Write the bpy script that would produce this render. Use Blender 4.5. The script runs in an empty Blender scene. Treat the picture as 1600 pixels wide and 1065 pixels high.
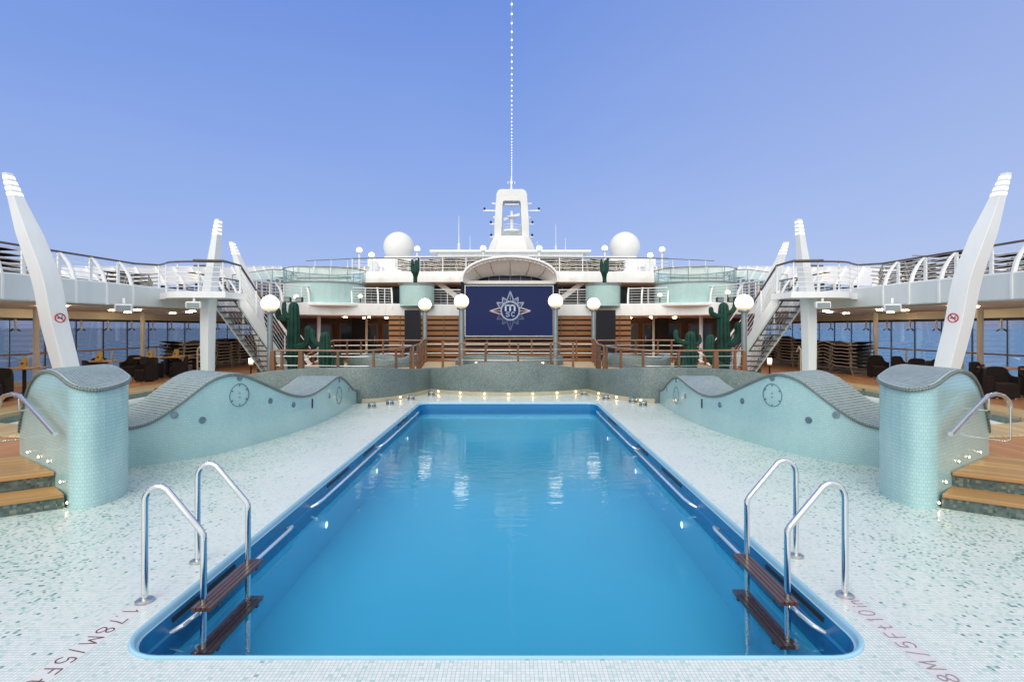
import bpy, bmesh, math, random
from mathutils import Vector, Matrix, noise
random.seed(7)
PI = math.pi
S = bpy.context.scene
COL = S.collection
F = 825.0            # focal length of the photograph in its own pixels
CX, CZ, HY = 0.1, 2.0, 511.5
ZD = 0.34            # side decks
ZW = -0.20          # pool water

def wx(px, d): return CX + (px - 800.0) * d / F
def wz(py, d): return CZ - (py - HY) * d / F

# ------------------------------------------------------------------ meshes
class MB:
    def __init__(s):
        s.v = []; s.f = []; s.uv = {}; s.mi = {}
    def add(s, vs, fs, mi=0):
        o = len(s.v); s.v += [tuple(p) for p in vs]
        for f in fs:
            if mi: s.mi[len(s.f)] = mi
            s.f.append(tuple(i + o for i in f))
        return o
    def box(s, c, h, rz=0.0, mi=0, M=None):
        """c centre, h full sizes"""
        hx, hy, hz = h[0] / 2, h[1] / 2, h[2] / 2
        R = Matrix.Rotation(rz, 3, 'Z') if M is None else M
        vs = []
        for x, y, z in ((-1,-1,-1),(1,-1,-1),(1,1,-1),(-1,1,-1),(-1,-1,1),(1,-1,1),(1,1,1),(-1,1,1)):
            vs.append(Vector(c) + R @ Vector((x*hx, y*hy, z*hz)))
        s.add(vs, [(0,3,2,1),(4,5,6,7),(0,1,5,4),(1,2,6,5),(2,3,7,6),(3,0,4,7)], mi)
    def bar(s, a, b, w, h, up=(0,0,1), mi=0):
        a = Vector(a); b = Vector(b); t = (b - a).normalized(); up = Vector(up)
        sd = t.cross(up)
        if sd.length < 1e-5: sd = t.cross(Vector((1,0,0)))
        sd.normalize(); u = sd.cross(t).normalized()
        vs = []
        for p in (a, b):
            for i, j in ((-1,-1),(1,-1),(1,1),(-1,1)):
                vs.append(p + sd * (i*w/2) + u * (j*h/2))
        s.add(vs, [(0,1,2,3),(7,6,5,4),(0,4,5,1),(1,5,6,2),(2,6,7,3),(3,7,4,0)], mi)
    def tube(s, pts, r, n=8, cap=True, closed=False, mi=0):
        pts = [Vector(p) for p in pts]; m = len(pts)
        rr = r if isinstance(r, (list, tuple)) else [r] * m
        t0 = (pts[1] - pts[0]).normalized()
        ref = Vector((0,0,1)) if abs(t0.z) < .9 else Vector((1,0,0))
        u = t0.cross(ref).normalized()
        rings = []
        for i, p in enumerate(pts):
            if closed: t = (pts[(i+1) % m] - pts[i-1]).normalized()
            elif i == 0: t = t0
            elif i == m-1: t = (pts[-1] - pts[-2]).normalized()
            else: t = ((pts[i+1]-p).normalized() + (p-pts[i-1]).normalized()).normalized()
            u = (u - t * u.dot(t)).normalized(); w = t.cross(u)
            rings.append([p + (u*math.cos(2*PI*k/n) + w*math.sin(2*PI*k/n)) * rr[i] for k in range(n)])
        vs = [q for R in rings for q in R]; fs = []
        L = m if closed else m - 1
        for i in range(L):
            j = (i+1) % m
            for k in range(n):
                k2 = (k+1) % n
                fs.append((i*n+k, i*n+k2, j*n+k2, j*n+k))
        if cap and not closed:
            fs.append(tuple(range(n-1, -1, -1))); fs.append(tuple((m-1)*n + k for k in range(n)))
        s.add(vs, fs, mi)
    def lathe(s, prof, c, n=20, mi=0, cap=True, sx=1, sy=1):
        vs = []; fs = []
        for r, z in prof:
            for k in range(n):
                a = 2*PI*k/n; vs.append((c[0]+r*sx*math.cos(a), c[1]+r*sy*math.sin(a), c[2]+z))
        m = len(prof)
        for i in range(m-1):
            for k in range(n):
                k2 = (k+1) % n; fs.append((i*n+k, i*n+k2, (i+1)*n+k2, (i+1)*n+k))
        if cap:
            fs.append(tuple(range(n-1,-1,-1))); fs.append(tuple((m-1)*n+k for k in range(n)))
        s.add(vs, fs, mi)
    def sphere(s, c, r, n=20, m=12, sz=1.0, mi=0):
        prof = [(max(1e-4, r*math.sin(PI*i/m)), -r*sz*math.cos(PI*i/m)) for i in range(m+1)]
        s.lathe(prof, c, n, mi, cap=False)
    def prism(s, poly, z0, z1, mi=0, bottom=True):
        A = sum(poly[i-1][0]*poly[i][1]-poly[i][0]*poly[i-1][1] for i in range(len(poly)))
        if A < 0: poly = poly[::-1]
        n = len(poly)
        vs = [(x,y,z0) for x,y in poly] + [(x,y,z1) for x,y in poly]
        fs = [tuple(range(n,2*n))]
        if bottom: fs.append(tuple(range(n-1,-1,-1)))
        fs += [(i,(i+1)%n,n+(i+1)%n,n+i) for i in range(n)]
        s.add(vs, fs, mi)
    def grid(s, rows, mi=0, close=False, flip=False):
        m = len(rows); n = len(rows[0]); fs = []
        for i in range(m-1):
            for k in range(n if close else n-1):
                k2 = (k+1) % n
                q = (i*n+k, i*n+k2, (i+1)*n+k2, (i+1)*n+k)
                fs.append(q[::-1] if flip else q)
        s.add([p for r in rows for p in r], fs, mi)
    def strip(s, line, z0, z1, thick=0.0, mi=0):
        """vertical sheet (or slab) along a plan polyline; z0/z1 numbers or lists"""
        n = len(line)
        A = z0 if isinstance(z0,(list,tuple)) else [z0]*n
        B = z1 if isinstance(z1,(list,tuple)) else [z1]*n
        if thick:
            N = normals2(line)
            q = [(p[0]+N[i][0]*thick, p[1]+N[i][1]*thick) for i,p in enumerate(line)]
            rows = [[(p[0],p[1],A[i]) for i,p in enumerate(line)], [(p[0],p[1],B[i]) for i,p in enumerate(line)],
                    [(p[0],p[1],B[i]) for i,p in enumerate(q)], [(p[0],p[1],A[i]) for i,p in enumerate(q)]]
            rows.append(rows[0]); s.grid(rows, mi)
            o = len(s.v) - 5*n
            s.f.append((o, o+n, o+2*n, o+3*n)); s.f.append((o+3*n+n-1, o+2*n+n-1, o+n+n-1, o+n-1))
        else:
            s.grid([[(p[0],p[1],A[i]) for i,p in enumerate(line)], [(p[0],p[1],B[i]) for i,p in enumerate(line)]], mi)
    def build(s, name, mat, parent=None, smooth=False, angle=40, loc=None, bevel=0):
        off = Vector((0,0,0))
        if loc is not None: off = Vector(loc)
        elif parent is not None:
            p = parent
            while p is not None: off += p.location; p = p.parent
        me = bpy.data.meshes.new(name)
        me.from_pydata([Vector(p) - off for p in s.v], [], s.f)
        mats = mat if isinstance(mat, (list, tuple)) else [mat]
        for m in mats: me.materials.append(m)
        for i, k in s.mi.items(): me.polygons[i].material_index = k
        if s.uv:
            L = me.uv_layers.new(name='UVMap')
            for pi, uvs in s.uv.items():
                for li, uv in zip(me.polygons[pi].loop_indices, uvs): L.data[li].uv = uv
        bm = bmesh.new(); bm.from_mesh(me)
        if not s.uv: bmesh.ops.remove_doubles(bm, verts=bm.verts, dist=1e-6)
        bmesh.ops.recalc_face_normals(bm, faces=bm.faces)
        if smooth:
            for f in bm.faces: f.smooth = True
        bm.to_mesh(me); bm.free()
        if smooth: me.set_sharp_from_angle(angle=math.radians(angle))
        o = bpy.data.objects.new(name, me); COL.objects.link(o)
        if parent is not None: o.parent = parent
        elif loc is not None: o.location = off
        if bevel:
            b = o.modifiers.new('Bevel', 'BEVEL'); b.width = bevel; b.segments = 2; b.limit_method = 'ANGLE'
        return o

def normals2(line, closed=False):
    """left-hand normals of a plan polyline"""
    n = len(line); out = []
    for i in range(n):
        a = line[i-1] if (i > 0 or closed) else line[i]
        b = line[(i+1) % n] if (i < n-1 or closed) else line[i]
        dx, dy = b[0]-a[0], b[1]-a[1]; L = math.hypot(dx, dy) or 1
        out.append((-dy/L, dx/L))
    return out

def smooth_line(pts, per=6):
    """Catmull-Rom through points of any dimension"""
    P = [Vector(p) for p in pts]; out = []
    for i in range(len(P)-1):
        p0 = P[i-1] if i else P[0]*2-P[1]; p1, p2 = P[i], P[i+1]
        p3 = P[i+2] if i+2 < len(P) else P[-1]*2-P[-2]
        for k in range(per):
            t = k/per
            out.append(0.5*((2*p1)+(p2-p0)*t+(2*p0-5*p1+4*p2-p3)*t*t+(3*p1-p0-3*p2+p3)*t**3))
    out.append(P[-1])
    return [tuple(p) for p in out]

def lerp_table(T, x):
    if x <= T[0][0]: return T[0][1]
    for (a, u), (b, v) in zip(T, T[1:]):
        if x <= b: return u + (v-u)*(x-a)/(b-a)
    return T[-1][1]

def mir(poly, s): return [(s*p[0],)+tuple(p[1:]) for p in poly]

def sample_line(line, step, start=0.0):
    """points every step along a polyline: (point, unit tangent)"""
    out = []; want = start; acc = 0.0
    for a, b in zip(line, line[1:]):
        a = Vector(a); b = Vector(b); L = (b-a).length
        if L < 1e-9: continue
        while want <= acc + L + 1e-9:
            out.append((a + (b-a)*((want-acc)/L), (b-a)/L)); want += step
        acc += L
    return out

def thing(name, label, cat, loc=(0,0,0), group=None):
    o = bpy.data.objects.new(name, None); COL.objects.link(o)
    o.location = loc; o.empty_display_size = .2
    o['label'] = label; o['category'] = cat
    if group: o['group'] = group
    return o
def tag(o, label, cat, group=None):
    o['label'] = label; o['category'] = cat
    if group: o['group'] = group
    return o
def structure(o): o['kind'] = 'structure'; return o
def dup(root, loc, label, rz=None, group=None):
    r = root.copy(); COL.objects.link(r); r.location = loc; r['label'] = label
    if rz is not None: r.rotation_euler = (0,0,rz)
    if group: r['group'] = group
    for ch in root.children:
        c = ch.copy(); COL.objects.link(c); c.parent = r
        for g in ch.children:
            d = g.copy(); COL.objects.link(d); d.parent = c
    return r
NUM = ['first','second','third','fourth','fifth','sixth','seventh','eighth','ninth','tenth','eleventh','twelfth','thirteenth','fourteenth']

# ------------------------------------------------------------------ materials
def nodes(name):
    m = bpy.data.materials.new(name); m.use_nodes = True
    nt = m.node_tree; return m, nt, nt.nodes['Principled BSDF']
def N(nt, t, **kw):
    n = nt.nodes.new(t)
    for k, v in kw.items():
        if hasattr(n, k): setattr(n, k, v)
        else: n.inputs[k.replace('_',' ')].default_value = v
    return n
def c4(c): return (c[0], c[1], c[2], 1)
def ramp(nt, stops):
    r = nt.nodes.new('ShaderNodeValToRGB'); e = r.color_ramp.elements
    e[0].position, e[0].color = stops[0][0], c4(stops[0][1]); e[1].position, e[1].color = stops[-1][0], c4(stops[-1][1])
    for p, c in stops[1:-1]:
        x = e.new(p); x.color = c4(c)
    return r
def math_n(nt, op, a, b=None):
    n = nt.nodes.new('ShaderNodeMath'); n.operation = op
    for i, v in enumerate((a, b)):
        if v is None: continue
        if isinstance(v, (int, float)): n.inputs[i].default_value = v
        else: nt.links.new(v, n.inputs[i])
    return n.outputs[0]
def mixc(nt, fac, a, b, blend='MIX'):
    n = nt.nodes.new('ShaderNodeMix'); n.data_type = 'RGBA'; n.blend_type = blend
    for i, v in ((0, fac), (6, a), (7, b)):
        if isinstance(v, (int, float)): n.inputs[i].default_value = v
        elif isinstance(v, tuple): n.inputs[i].default_value = c4(v)
        else: nt.links.new(v, n.inputs[i])
    return n.outputs[2]
def paint(name, col, rough=.45, var=.08, scale=1.2, metal=0.0, bump=0.0, bscale=40, coat=0.0, streak=False):
    m, nt, b = nodes(name)
    tc = N(nt, 'ShaderNodeTexCoord'); src = tc.outputs['Object']
    if streak:
        mp = N(nt, 'ShaderNodeMapping'); mp.inputs['Scale'].default_value = (3, 3, .35); nt.links.new(src, mp.inputs[0]); src = mp.outputs[0]
    nz = N(nt, 'ShaderNodeTexNoise'); nz.inputs['Scale'].default_value = scale; nz.inputs['Detail'].default_value = 6
    nt.links.new(src, nz.inputs['Vector'])
    lo = tuple(max(0, x*(1-var)) for x in col); hi = tuple(min(1, x*(1+var*.6)) for x in col)
    r = ramp(nt, [(.3, lo), (.7, hi)]); nt.links.new(nz.outputs['Fac'], r.inputs[0])
    nt.links.new(r.outputs[0], b.inputs['Base Color'])
    b.inputs['Roughness'].default_value = rough; b.inputs['Metallic'].default_value = metal
    b.inputs['Coat Weight'].default_value = coat
    rr = N(nt, 'ShaderNodeMapRange'); rr.inputs['To Min'].default_value = max(.02, rough-.08); rr.inputs['To Max'].default_value = min(1, rough+.1)
    nt.links.new(nz.outputs['Fac'], rr.inputs['Value']); nt.links.new(rr.outputs[0], b.inputs['Roughness'])
    if bump:
        n2 = N(nt, 'ShaderNodeTexNoise'); n2.inputs['Scale'].default_value = bscale; n2.inputs['Detail'].default_value = 4
        nt.links.new(tc.outputs['Object'], n2.inputs['Vector'])
        bp = N(nt, 'ShaderNodeBump'); bp.inputs['Strength'].default_value = bump; bp.inputs['Distance'].default_value = .02
        nt.links.new(n2.outputs['Fac'], bp.inputs['Height']); nt.links.new(bp.outputs[0], b.inputs['Normal'])
    return m
def wood(name, col, axis=0, plank=.12, rough=.55, gap=True, var=.3, yaw=0.0):
    """planks running along a horizontal axis turned by yaw"""
    m, nt, b = nodes(name)
    tc = N(nt, 'ShaderNodeTexCoord'); mp = N(nt, 'ShaderNodeMapping'); nt.links.new(tc.outputs['Object'], mp.inputs[0])
    mp.inputs['Rotation'].default_value = (0, 0, yaw)
    sp = N(nt, 'ShaderNodeSeparateXYZ'); nt.links.new(mp.outputs[0], sp.inputs[0])
    across = sp.outputs[1-axis if axis < 2 else 0]
    q = math_n(nt, 'DIVIDE', across, plank); cell = math_n(nt, 'FLOOR', q); fr = math_n(nt, 'FRACT', q)
    wn = N(nt, 'ShaderNodeTexWhiteNoise', noise_dimensions='1D'); nt.links.new(cell, wn.inputs['W'])
    m2 = N(nt, 'ShaderNodeMapping'); m2.inputs['Scale'].default_value = ((1.2, 22, 22) if axis == 0 else (22, 1.2, 22) if axis == 1 else (22, 22, 1.2))
    nt.links.new(mp.outputs[0], m2.inputs[0])
    gr = N(nt, 'ShaderNodeTexNoise'); gr.inputs['Scale'].default_value = 1.6; gr.inputs['Detail'].default_value = 8; nt.links.new(m2.outputs[0], gr.inputs['Vector'])
    f = math_n(nt, 'ADD', math_n(nt, 'MULTIPLY', wn.outputs['Value'], .45), math_n(nt, 'MULTIPLY', gr.outputs['Fac'], .6))
    r = ramp(nt, [(.2, tuple(x*(1-var) for x in col)), (.8, tuple(min(1, x*(1+var*.7)) for x in col))]); nt.links.new(f, r.inputs[0])
    out = r.outputs[0]
    if gap:
        g = math_n(nt, 'LESS_THAN', fr, .06); out = mixc(nt, g, out, tuple(x*.25 for x in col))
    nt.links.new(out, b.inputs['Base Color']); b.inputs['Roughness'].default_value = rough
    return m
def emit(name, col, strength):
    m, nt, b = nodes(name)
    b.inputs['Base Color'].default_value = c4(col); b.inputs['Emission Color'].default_value = c4(col)
    b.inputs['Emission Strength'].default_value = strength
    return m
def glass(name, tint, refl=.08, rough=.02, alpha_mix=0.0, body=(.5,.6,.6)):
    m, nt, b = nodes(name)
    nt.nodes.remove(b); out = nt.nodes['Material Output']
    tr = N(nt, 'ShaderNodeBsdfTransparent'); tr.inputs[0].default_value = c4(tint)
    gl = N(nt, 'ShaderNodeBsdfGlossy'); gl.inputs['Roughness'].default_value = rough; gl.inputs[0].default_value = (.9,.95,1,1)
    df = N(nt, 'ShaderNodeBsdfDiffuse'); df.inputs[0].default_value = c4(body)
    lw = N(nt, 'ShaderNodeFresnel'); lw.inputs['IOR'].default_value = 1.45
    f = math_n(nt, 'ADD', math_n(nt, 'MULTIPLY', lw.outputs[0], .7), refl*.3)
    m1 = N(nt, 'ShaderNodeMixShader'); m1.inputs[0].default_value = alpha_mix
    nt.links.new(tr.outputs[0], m1.inputs[1]); nt.links.new(df.outputs[0], m1.inputs[2])
    m2 = N(nt, 'ShaderNodeMixShader'); nt.links.new(f, m2.inputs[0]); nt.links.new(m1.outputs[0], m2.inputs[1]); nt.links.new(gl.outputs[0], m2.inputs[2])
    nt.links.new(m2.outputs[0], out.inputs[0])
    return m
def cellwise(nt, vec, size):
    """cell index vector, per-cell random value and distance-to-joint mask for square tiles"""
    d = N(nt, 'ShaderNodeVectorMath', operation='DIVIDE'); nt.links.new(vec, d.inputs[0]); d.inputs[1].default_value = size
    fl = N(nt, 'ShaderNodeVectorMath', operation='FLOOR'); nt.links.new(d.outputs[0], fl.inputs[0])
    fr = N(nt, 'ShaderNodeVectorMath', operation='FRACTION'); nt.links.new(d.outputs[0], fr.inputs[0])
    wn = N(nt, 'ShaderNodeTexWhiteNoise', noise_dimensions='3D'); nt.links.new(fl.outputs[0], wn.inputs['Vector'])
    return fl, fr, wn
def joint(nt, fr, w, axes=(0,1)):
    sp = N(nt, 'ShaderNodeSeparateXYZ'); nt.links.new(fr.outputs[0], sp.inputs[0]); o = None
    for a in axes:
        k = math_n(nt, 'LESS_THAN', sp.outputs[a], w); o = k if o is None else math_n(nt, 'MAXIMUM', o, k)
    return o

def mosaic(name, cols, size=.022, rough=.35, grout=(.3,.3,.28), gw=.12, uv=False, bump=.3):
    """small mosaic, colour picked per tile from the list"""
    m, nt, b = nodes(name)
    tc = N(nt, 'ShaderNodeTexCoord'); vec = tc.outputs['UV' if uv else 'Object']
    fl, fr, wn = cellwise(nt, vec, (size, size, size))
    r = ramp(nt, [(i/(len(cols)-1), c) for i, c in enumerate(cols)]); nt.links.new(wn.outputs['Value'], r.inputs[0])
    nz = N(nt, 'ShaderNodeTexNoise'); nz.inputs['Scale'].default_value = 1.5; nz.inputs['Detail'].default_value = 3; nt.links.new(tc.outputs['Object'], nz.inputs['Vector'])
    sh = ramp(nt, [(.3, (.8,.8,.8)), (.7, (1.05,1.05,1.05))]); nt.links.new(nz.outputs['Fac'], sh.inputs[0])
    col = mixc(nt, 1.0, r.outputs[0], sh.outputs[0], 'MULTIPLY')
    if uv:
        j = joint(nt, fr, gw)
        col = mixc(nt, j, col, grout)
    nt.links.new(col, b.inputs['Base Color']); b.inputs['Roughness'].default_value = rough
    if bump:
        bp = N(nt, 'ShaderNodeBump'); bp.inputs['Strength'].default_value = bump; bp.inputs['Distance'].default_value = .004
        nt.links.new(wn.outputs['Value'], bp.inputs['Height']); nt.links.new(bp.outputs[0], b.inputs['Normal'])
    return m

M = {}
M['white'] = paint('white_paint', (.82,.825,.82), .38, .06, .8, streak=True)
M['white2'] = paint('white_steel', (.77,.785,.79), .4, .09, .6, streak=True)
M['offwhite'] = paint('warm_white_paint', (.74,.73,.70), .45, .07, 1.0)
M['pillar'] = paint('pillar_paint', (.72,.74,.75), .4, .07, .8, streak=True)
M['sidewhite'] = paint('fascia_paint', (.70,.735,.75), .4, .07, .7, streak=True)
M['bright'] = paint('bulwark_paint', (.90,.89,.86), .45, .05, .6, streak=True)
M['rail_white'] = paint('white_rail_paint', (.80,.81,.82), .4, .04)
M['ceiling'] = paint('beige_ceiling', (.84,.74,.60), .6, .1, .7)
M['cream'] = paint('cream_post', (.62,.55,.45), .5, .06)
M['chrome'] = paint('polished_steel', (.72,.74,.76), .10, .05, 3, metal=1.0)
M['railmetal'] = paint('pool_rail_steel', (.86,.88,.89), .28, .05, 3, metal=.7)
M['brushed'] = paint('brushed_steel', (.55,.57,.57), .28, .1, 6, metal=1.0)
M['polesteel'] = paint('grey_steel_pole', (.28,.32,.33), .32, .12, 4, metal=.6)
M['dark'] = paint('dark_metal', (.035,.035,.04), .4, .2)
M['black'] = paint('black_mesh', (.018,.02,.028), .6, .2, 20)
M['darkrail'] = paint('dark_wood_rail', (.10,.075,.06), .4, .25, 5)
M['railwood'] = wood('varnished_teak', (.17,.075,.034), axis=2, plank=.3, rough=.4, gap=False, var=.35)
M['railtop'] = paint('teak_handrail', (.27,.155,.09), .35, .25, 6)
M['slatwood'] = wood('slat_wood', (.30,.135,.05), axis=0, plank=.4, rough=.5, gap=False, var=.3)
M['tread'] = wood('step_teak', (.52,.34,.16), axis=0, plank=.3, rough=.5, gap=False, var=.28)
M['ladderwood'] = wood('wet_teak', (.085,.046,.038), axis=1, plank=.05, rough=.3, gap=False, var=.35)
M['curb'] = wood('pale_teak', (.48,.36,.20), axis=1, plank=.14, rough=.6, var=.25)
M['deck'] = wood('brown_deck', (.42,.195,.085), axis=1, plank=.11, rough=.6, var=.2)
M['plat'] = wood('platform_deck', (.50,.38,.22), axis=0, plank=.11, rough=.6, var=.2)
M['table'] = paint('table_wood', (.50,.28,.12), .4, .2, 6)
M['menu'] = paint('yellow_wood', (.62,.42,.12), .5, .15, 5)
M['wicker'] = paint('dark_wicker', (.035,.028,.027), .6, .35, 60, bump=.6, bscale=120)
M['sling'] = paint('dark_sling', (.05,.042,.04), .7, .3, 30)
M['bronze'] = paint('lounger_frame', (.46,.40,.32), .4, .3, 3, metal=.3)
M['cactus'] = paint('cactus_green', (.017,.060,.046), .5, .45, 3, bump=.4, bscale=50)
M['leaf'] = paint('leaf_green', (.035,.07,.025), .5, .4, 9)
M['soil'] = paint('planter_grey', (.12,.11,.10), .7, .2)
M['brown'] = paint('brown_panelling', (.17,.085,.045), .45, .25, 2)
M['door'] = paint('door_wood', (.32,.17,.07), .4, .2, 3)
for _k in ('dark','black','wicker','sling','cactus'): M[_k].node_tree.nodes['Principled BSDF'].inputs['Specular IOR Level'].default_value = .12
M['darkglass'] = paint('dark_glazing', (.05,.075,.10), .08, .25, .5)
M['blueglass'] = paint('blue_glazing', (.13,.20,.30), .08, .3, .7)
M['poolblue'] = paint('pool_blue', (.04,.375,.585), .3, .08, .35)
M['poolwall'] = paint('pool_wall_shaded_blue', (.008,.16,.38), .25, .1, .8)  # pool blue with the shade of the upright sides painted in
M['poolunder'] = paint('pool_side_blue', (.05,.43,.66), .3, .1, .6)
M['poollip'] = paint('pool_lip_blue', (.30,.54,.70), .18, .06, 2)
def screen_mat(name, col, k):
    m = emit(name, col, k); b = m.node_tree.nodes['Principled BSDF']; b.inputs['Base Color'].default_value = (.004,.005,.01,1)
    b.inputs['Specular IOR Level'].default_value = .15; b.inputs['Roughness'].default_value = .3
    return m
M['navy'] = screen_mat('screen_navy', (.010,.019,.092), .9)
M['logo'] = emit('emblem_silver', (.22,.27,.35), .35)
M['logo4'] = emit('emblem_letter', (.36,.42,.50), .45)
M['logo2'] = emit('emblem_grey', (.05,.07,.14), .3)
M['logo3'] = emit('emblem_warm', (.40,.31,.28), .4)
def globe_mat():
    m, nt, b = nodes('lit_globe'); tc = N(nt, 'ShaderNodeTexCoord'); sp = N(nt, 'ShaderNodeSeparateXYZ'); nt.links.new(tc.outputs['Generated'], sp.inputs[0])
    r = ramp(nt, [(0,(.45,.28,.12)),(.2,(.85,.60,.30)),(.42,(1,.90,.70)),(1,(1,.96,.87))]); nt.links.new(sp.outputs[2], r.inputs[0])  # warm dim shading of the lower globe painted as a height gradient
    k = ramp(nt, [(0,(.14,)*3),(.2,(.24,)*3),(.5,(1,)*3),(1,(.95,)*3)]); nt.links.new(sp.outputs[2], k.inputs[0])
    nt.links.new(r.outputs[0], b.inputs['Emission Color']); nt.links.new(math_n(nt,'MULTIPLY',k.outputs[0],3.4), b.inputs['Emission Strength'])
    b.inputs['Base Color'].default_value = (.8,.78,.72,1); b.inputs['Roughness'].default_value = .2
    return m
M['globe'] = globe_mat()
M['led'] = emit('lit_led', (1.0,.74,.40), 38.0)
M['warm'] = emit('warm_lamp', (1.0,.64,.28), 18.0)
M['down'] = emit('downlight', (1.0,.80,.50), 40.0)
M['wallglow'] = emit('wall_lamp_glow', (1.0,.84,.56), 1.6)
M['band'] = emit('pillar_light', (1.0,.93,.74), .85)
M['bulb'] = emit('string_bulb', (.92,.95,1.0), 1.6)
M['underwater'] = emit('pool_lamp', (.95,.97,.88), .9)
M['red'] = paint('sign_red', (.50,.02,.03), .4, .05)
M['maroon'] = paint('maroon_fabric', (.16,.02,.04), .7, .2)
M['ink'] = paint('mosaic_lettering', (.13,.035,.05), .5, .3, 60)
M['ink2'] = paint('faded_lettering', (.33,.27,.31), .5, .4, 60)
M['patch'] = paint('lettering_tiles', (.66,.67,.675), .35, .05, 30)
M['patch2'] = paint('faded_tiles', (.62,.61,.635), .35, .07, 30)
M['beige'] = paint('beige_skirting', (.42,.38,.28), .4, .12, 3)
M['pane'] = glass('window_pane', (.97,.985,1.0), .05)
M['paneL'] = glass('dimmed_window_pane', (.94,.955,.975), .05)  # same glass, left side's dimmer view put into a darker tint
M['aquaglass'] = glass('balustrade_glass', (.80,.93,.91), .15, alpha_mix=.12, body=(.45,.62,.60))
M['hatch'] = paint('hatch_ring', (.08,.13,.15), .4, .2)
M['jet'] = paint('jet_plate', (.28,.36,.40), .2, .2, 20, metal=.7)
M['tubwater'] = paint('whirlpool_water', (.42,.62,.58), .06, .12, .6)
M['tubgreen'] = mosaic('whirlpool_mosaic', [(.10,.16,.14),(.20,.28,.25),(.14,.21,.19)], .03)
M['coping'] = mosaic('coping_mosaic', [(.075,.125,.13),(.13,.185,.19),(.18,.245,.25),(.10,.15,.155)], .042, .5, grout=(.43,.50,.50), gw=.18, uv=True)
M['copedge'] = mosaic('coping_edge_mosaic', [(.05,.075,.07),(.10,.135,.125),(.075,.105,.10)], .026, .45, grout=(.22,.27,.26), gw=.2, uv=True)
M['greywall'] = mosaic('grey_mosaic', [(.085,.12,.122),(.125,.17,.17),(.175,.225,.223),(.105,.145,.143)], .022, .4)
M['riser'] = mosaic('pebble_mosaic', [(.035,.06,.055),(.10,.15,.14),(.06,.09,.085),(.20,.22,.19)], .03, .4)

def tile_wall(name, base, yaw=0):
    """aqua glass tile courses on the UV of the curved walls"""
    m, nt, b = nodes(name)
    tc = N(nt, 'ShaderNodeTexCoord')
    br = N(nt, 'ShaderNodeTexBrick'); br.inputs['Scale'].default_value = 1.0
    br.offset = .5; br.inputs['Brick Width'].default_value = .040; br.inputs['Row Height'].default_value = .040
    br.inputs['Mortar Size'].default_value = .0022; br.inputs['Mortar Smooth'].default_value = .3; br.inputs['Bias'].default_value = 0
    br.inputs['Color1'].default_value = c4(base); br.inputs['Color2'].default_value = c4(tuple(x*.93 for x in base))
    br.inputs['Mortar'].default_value = c4((base[0]*.66, base[1]*.76, base[2]*.78))
    nt.links.new(tc.outputs['UV'], br.inputs['Vector'])
    nz = N(nt, 'ShaderNodeTexNoise'); nz.inputs['Scale'].default_value = 1.1; nz.inputs['Detail'].default_value = 4; nt.links.new(tc.outputs['Object'], nz.inputs['Vector'])
    sh = ramp(nt, [(.3, (.86,.9,.92)), (.7, (1.06,1.04,1.03))]); nt.links.new(nz.outputs['Fac'], sh.inputs[0])
    nt.links.new(mixc(nt, 1.0, br.outputs['Color'], sh.outputs[0], 'MULTIPLY'), b.inputs['Base Color'])
    b.inputs['Roughness'].default_value = .14; b.inputs['Coat Weight'].default_value = .25; b.inputs['Coat Roughness'].default_value = .06
    # each tile leans a little: broken highlights
    fl, fr, wn = cellwise(nt, tc.outputs['UV'], (.040, .040, 1))
    bp = N(nt, 'ShaderNodeBump'); bp.inputs['Strength'].default_value = .35; bp.inputs['Distance'].default_value = .003
    h = math_n(nt, 'SUBTRACT', math_n(nt, 'MULTIPLY', wn.outputs['Value'], .25), br.outputs['Fac'])
    nt.links.new(h, bp.inputs['Height']); nt.links.new(bp.outputs[0], b.inputs['Normal'])
    return m
M['aqua'] = tile_wall('aqua_tiles', (.40,.605,.62))
M['aquapale'] = tile_wall('pale_aqua_tiles', (.46,.65,.63))

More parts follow.
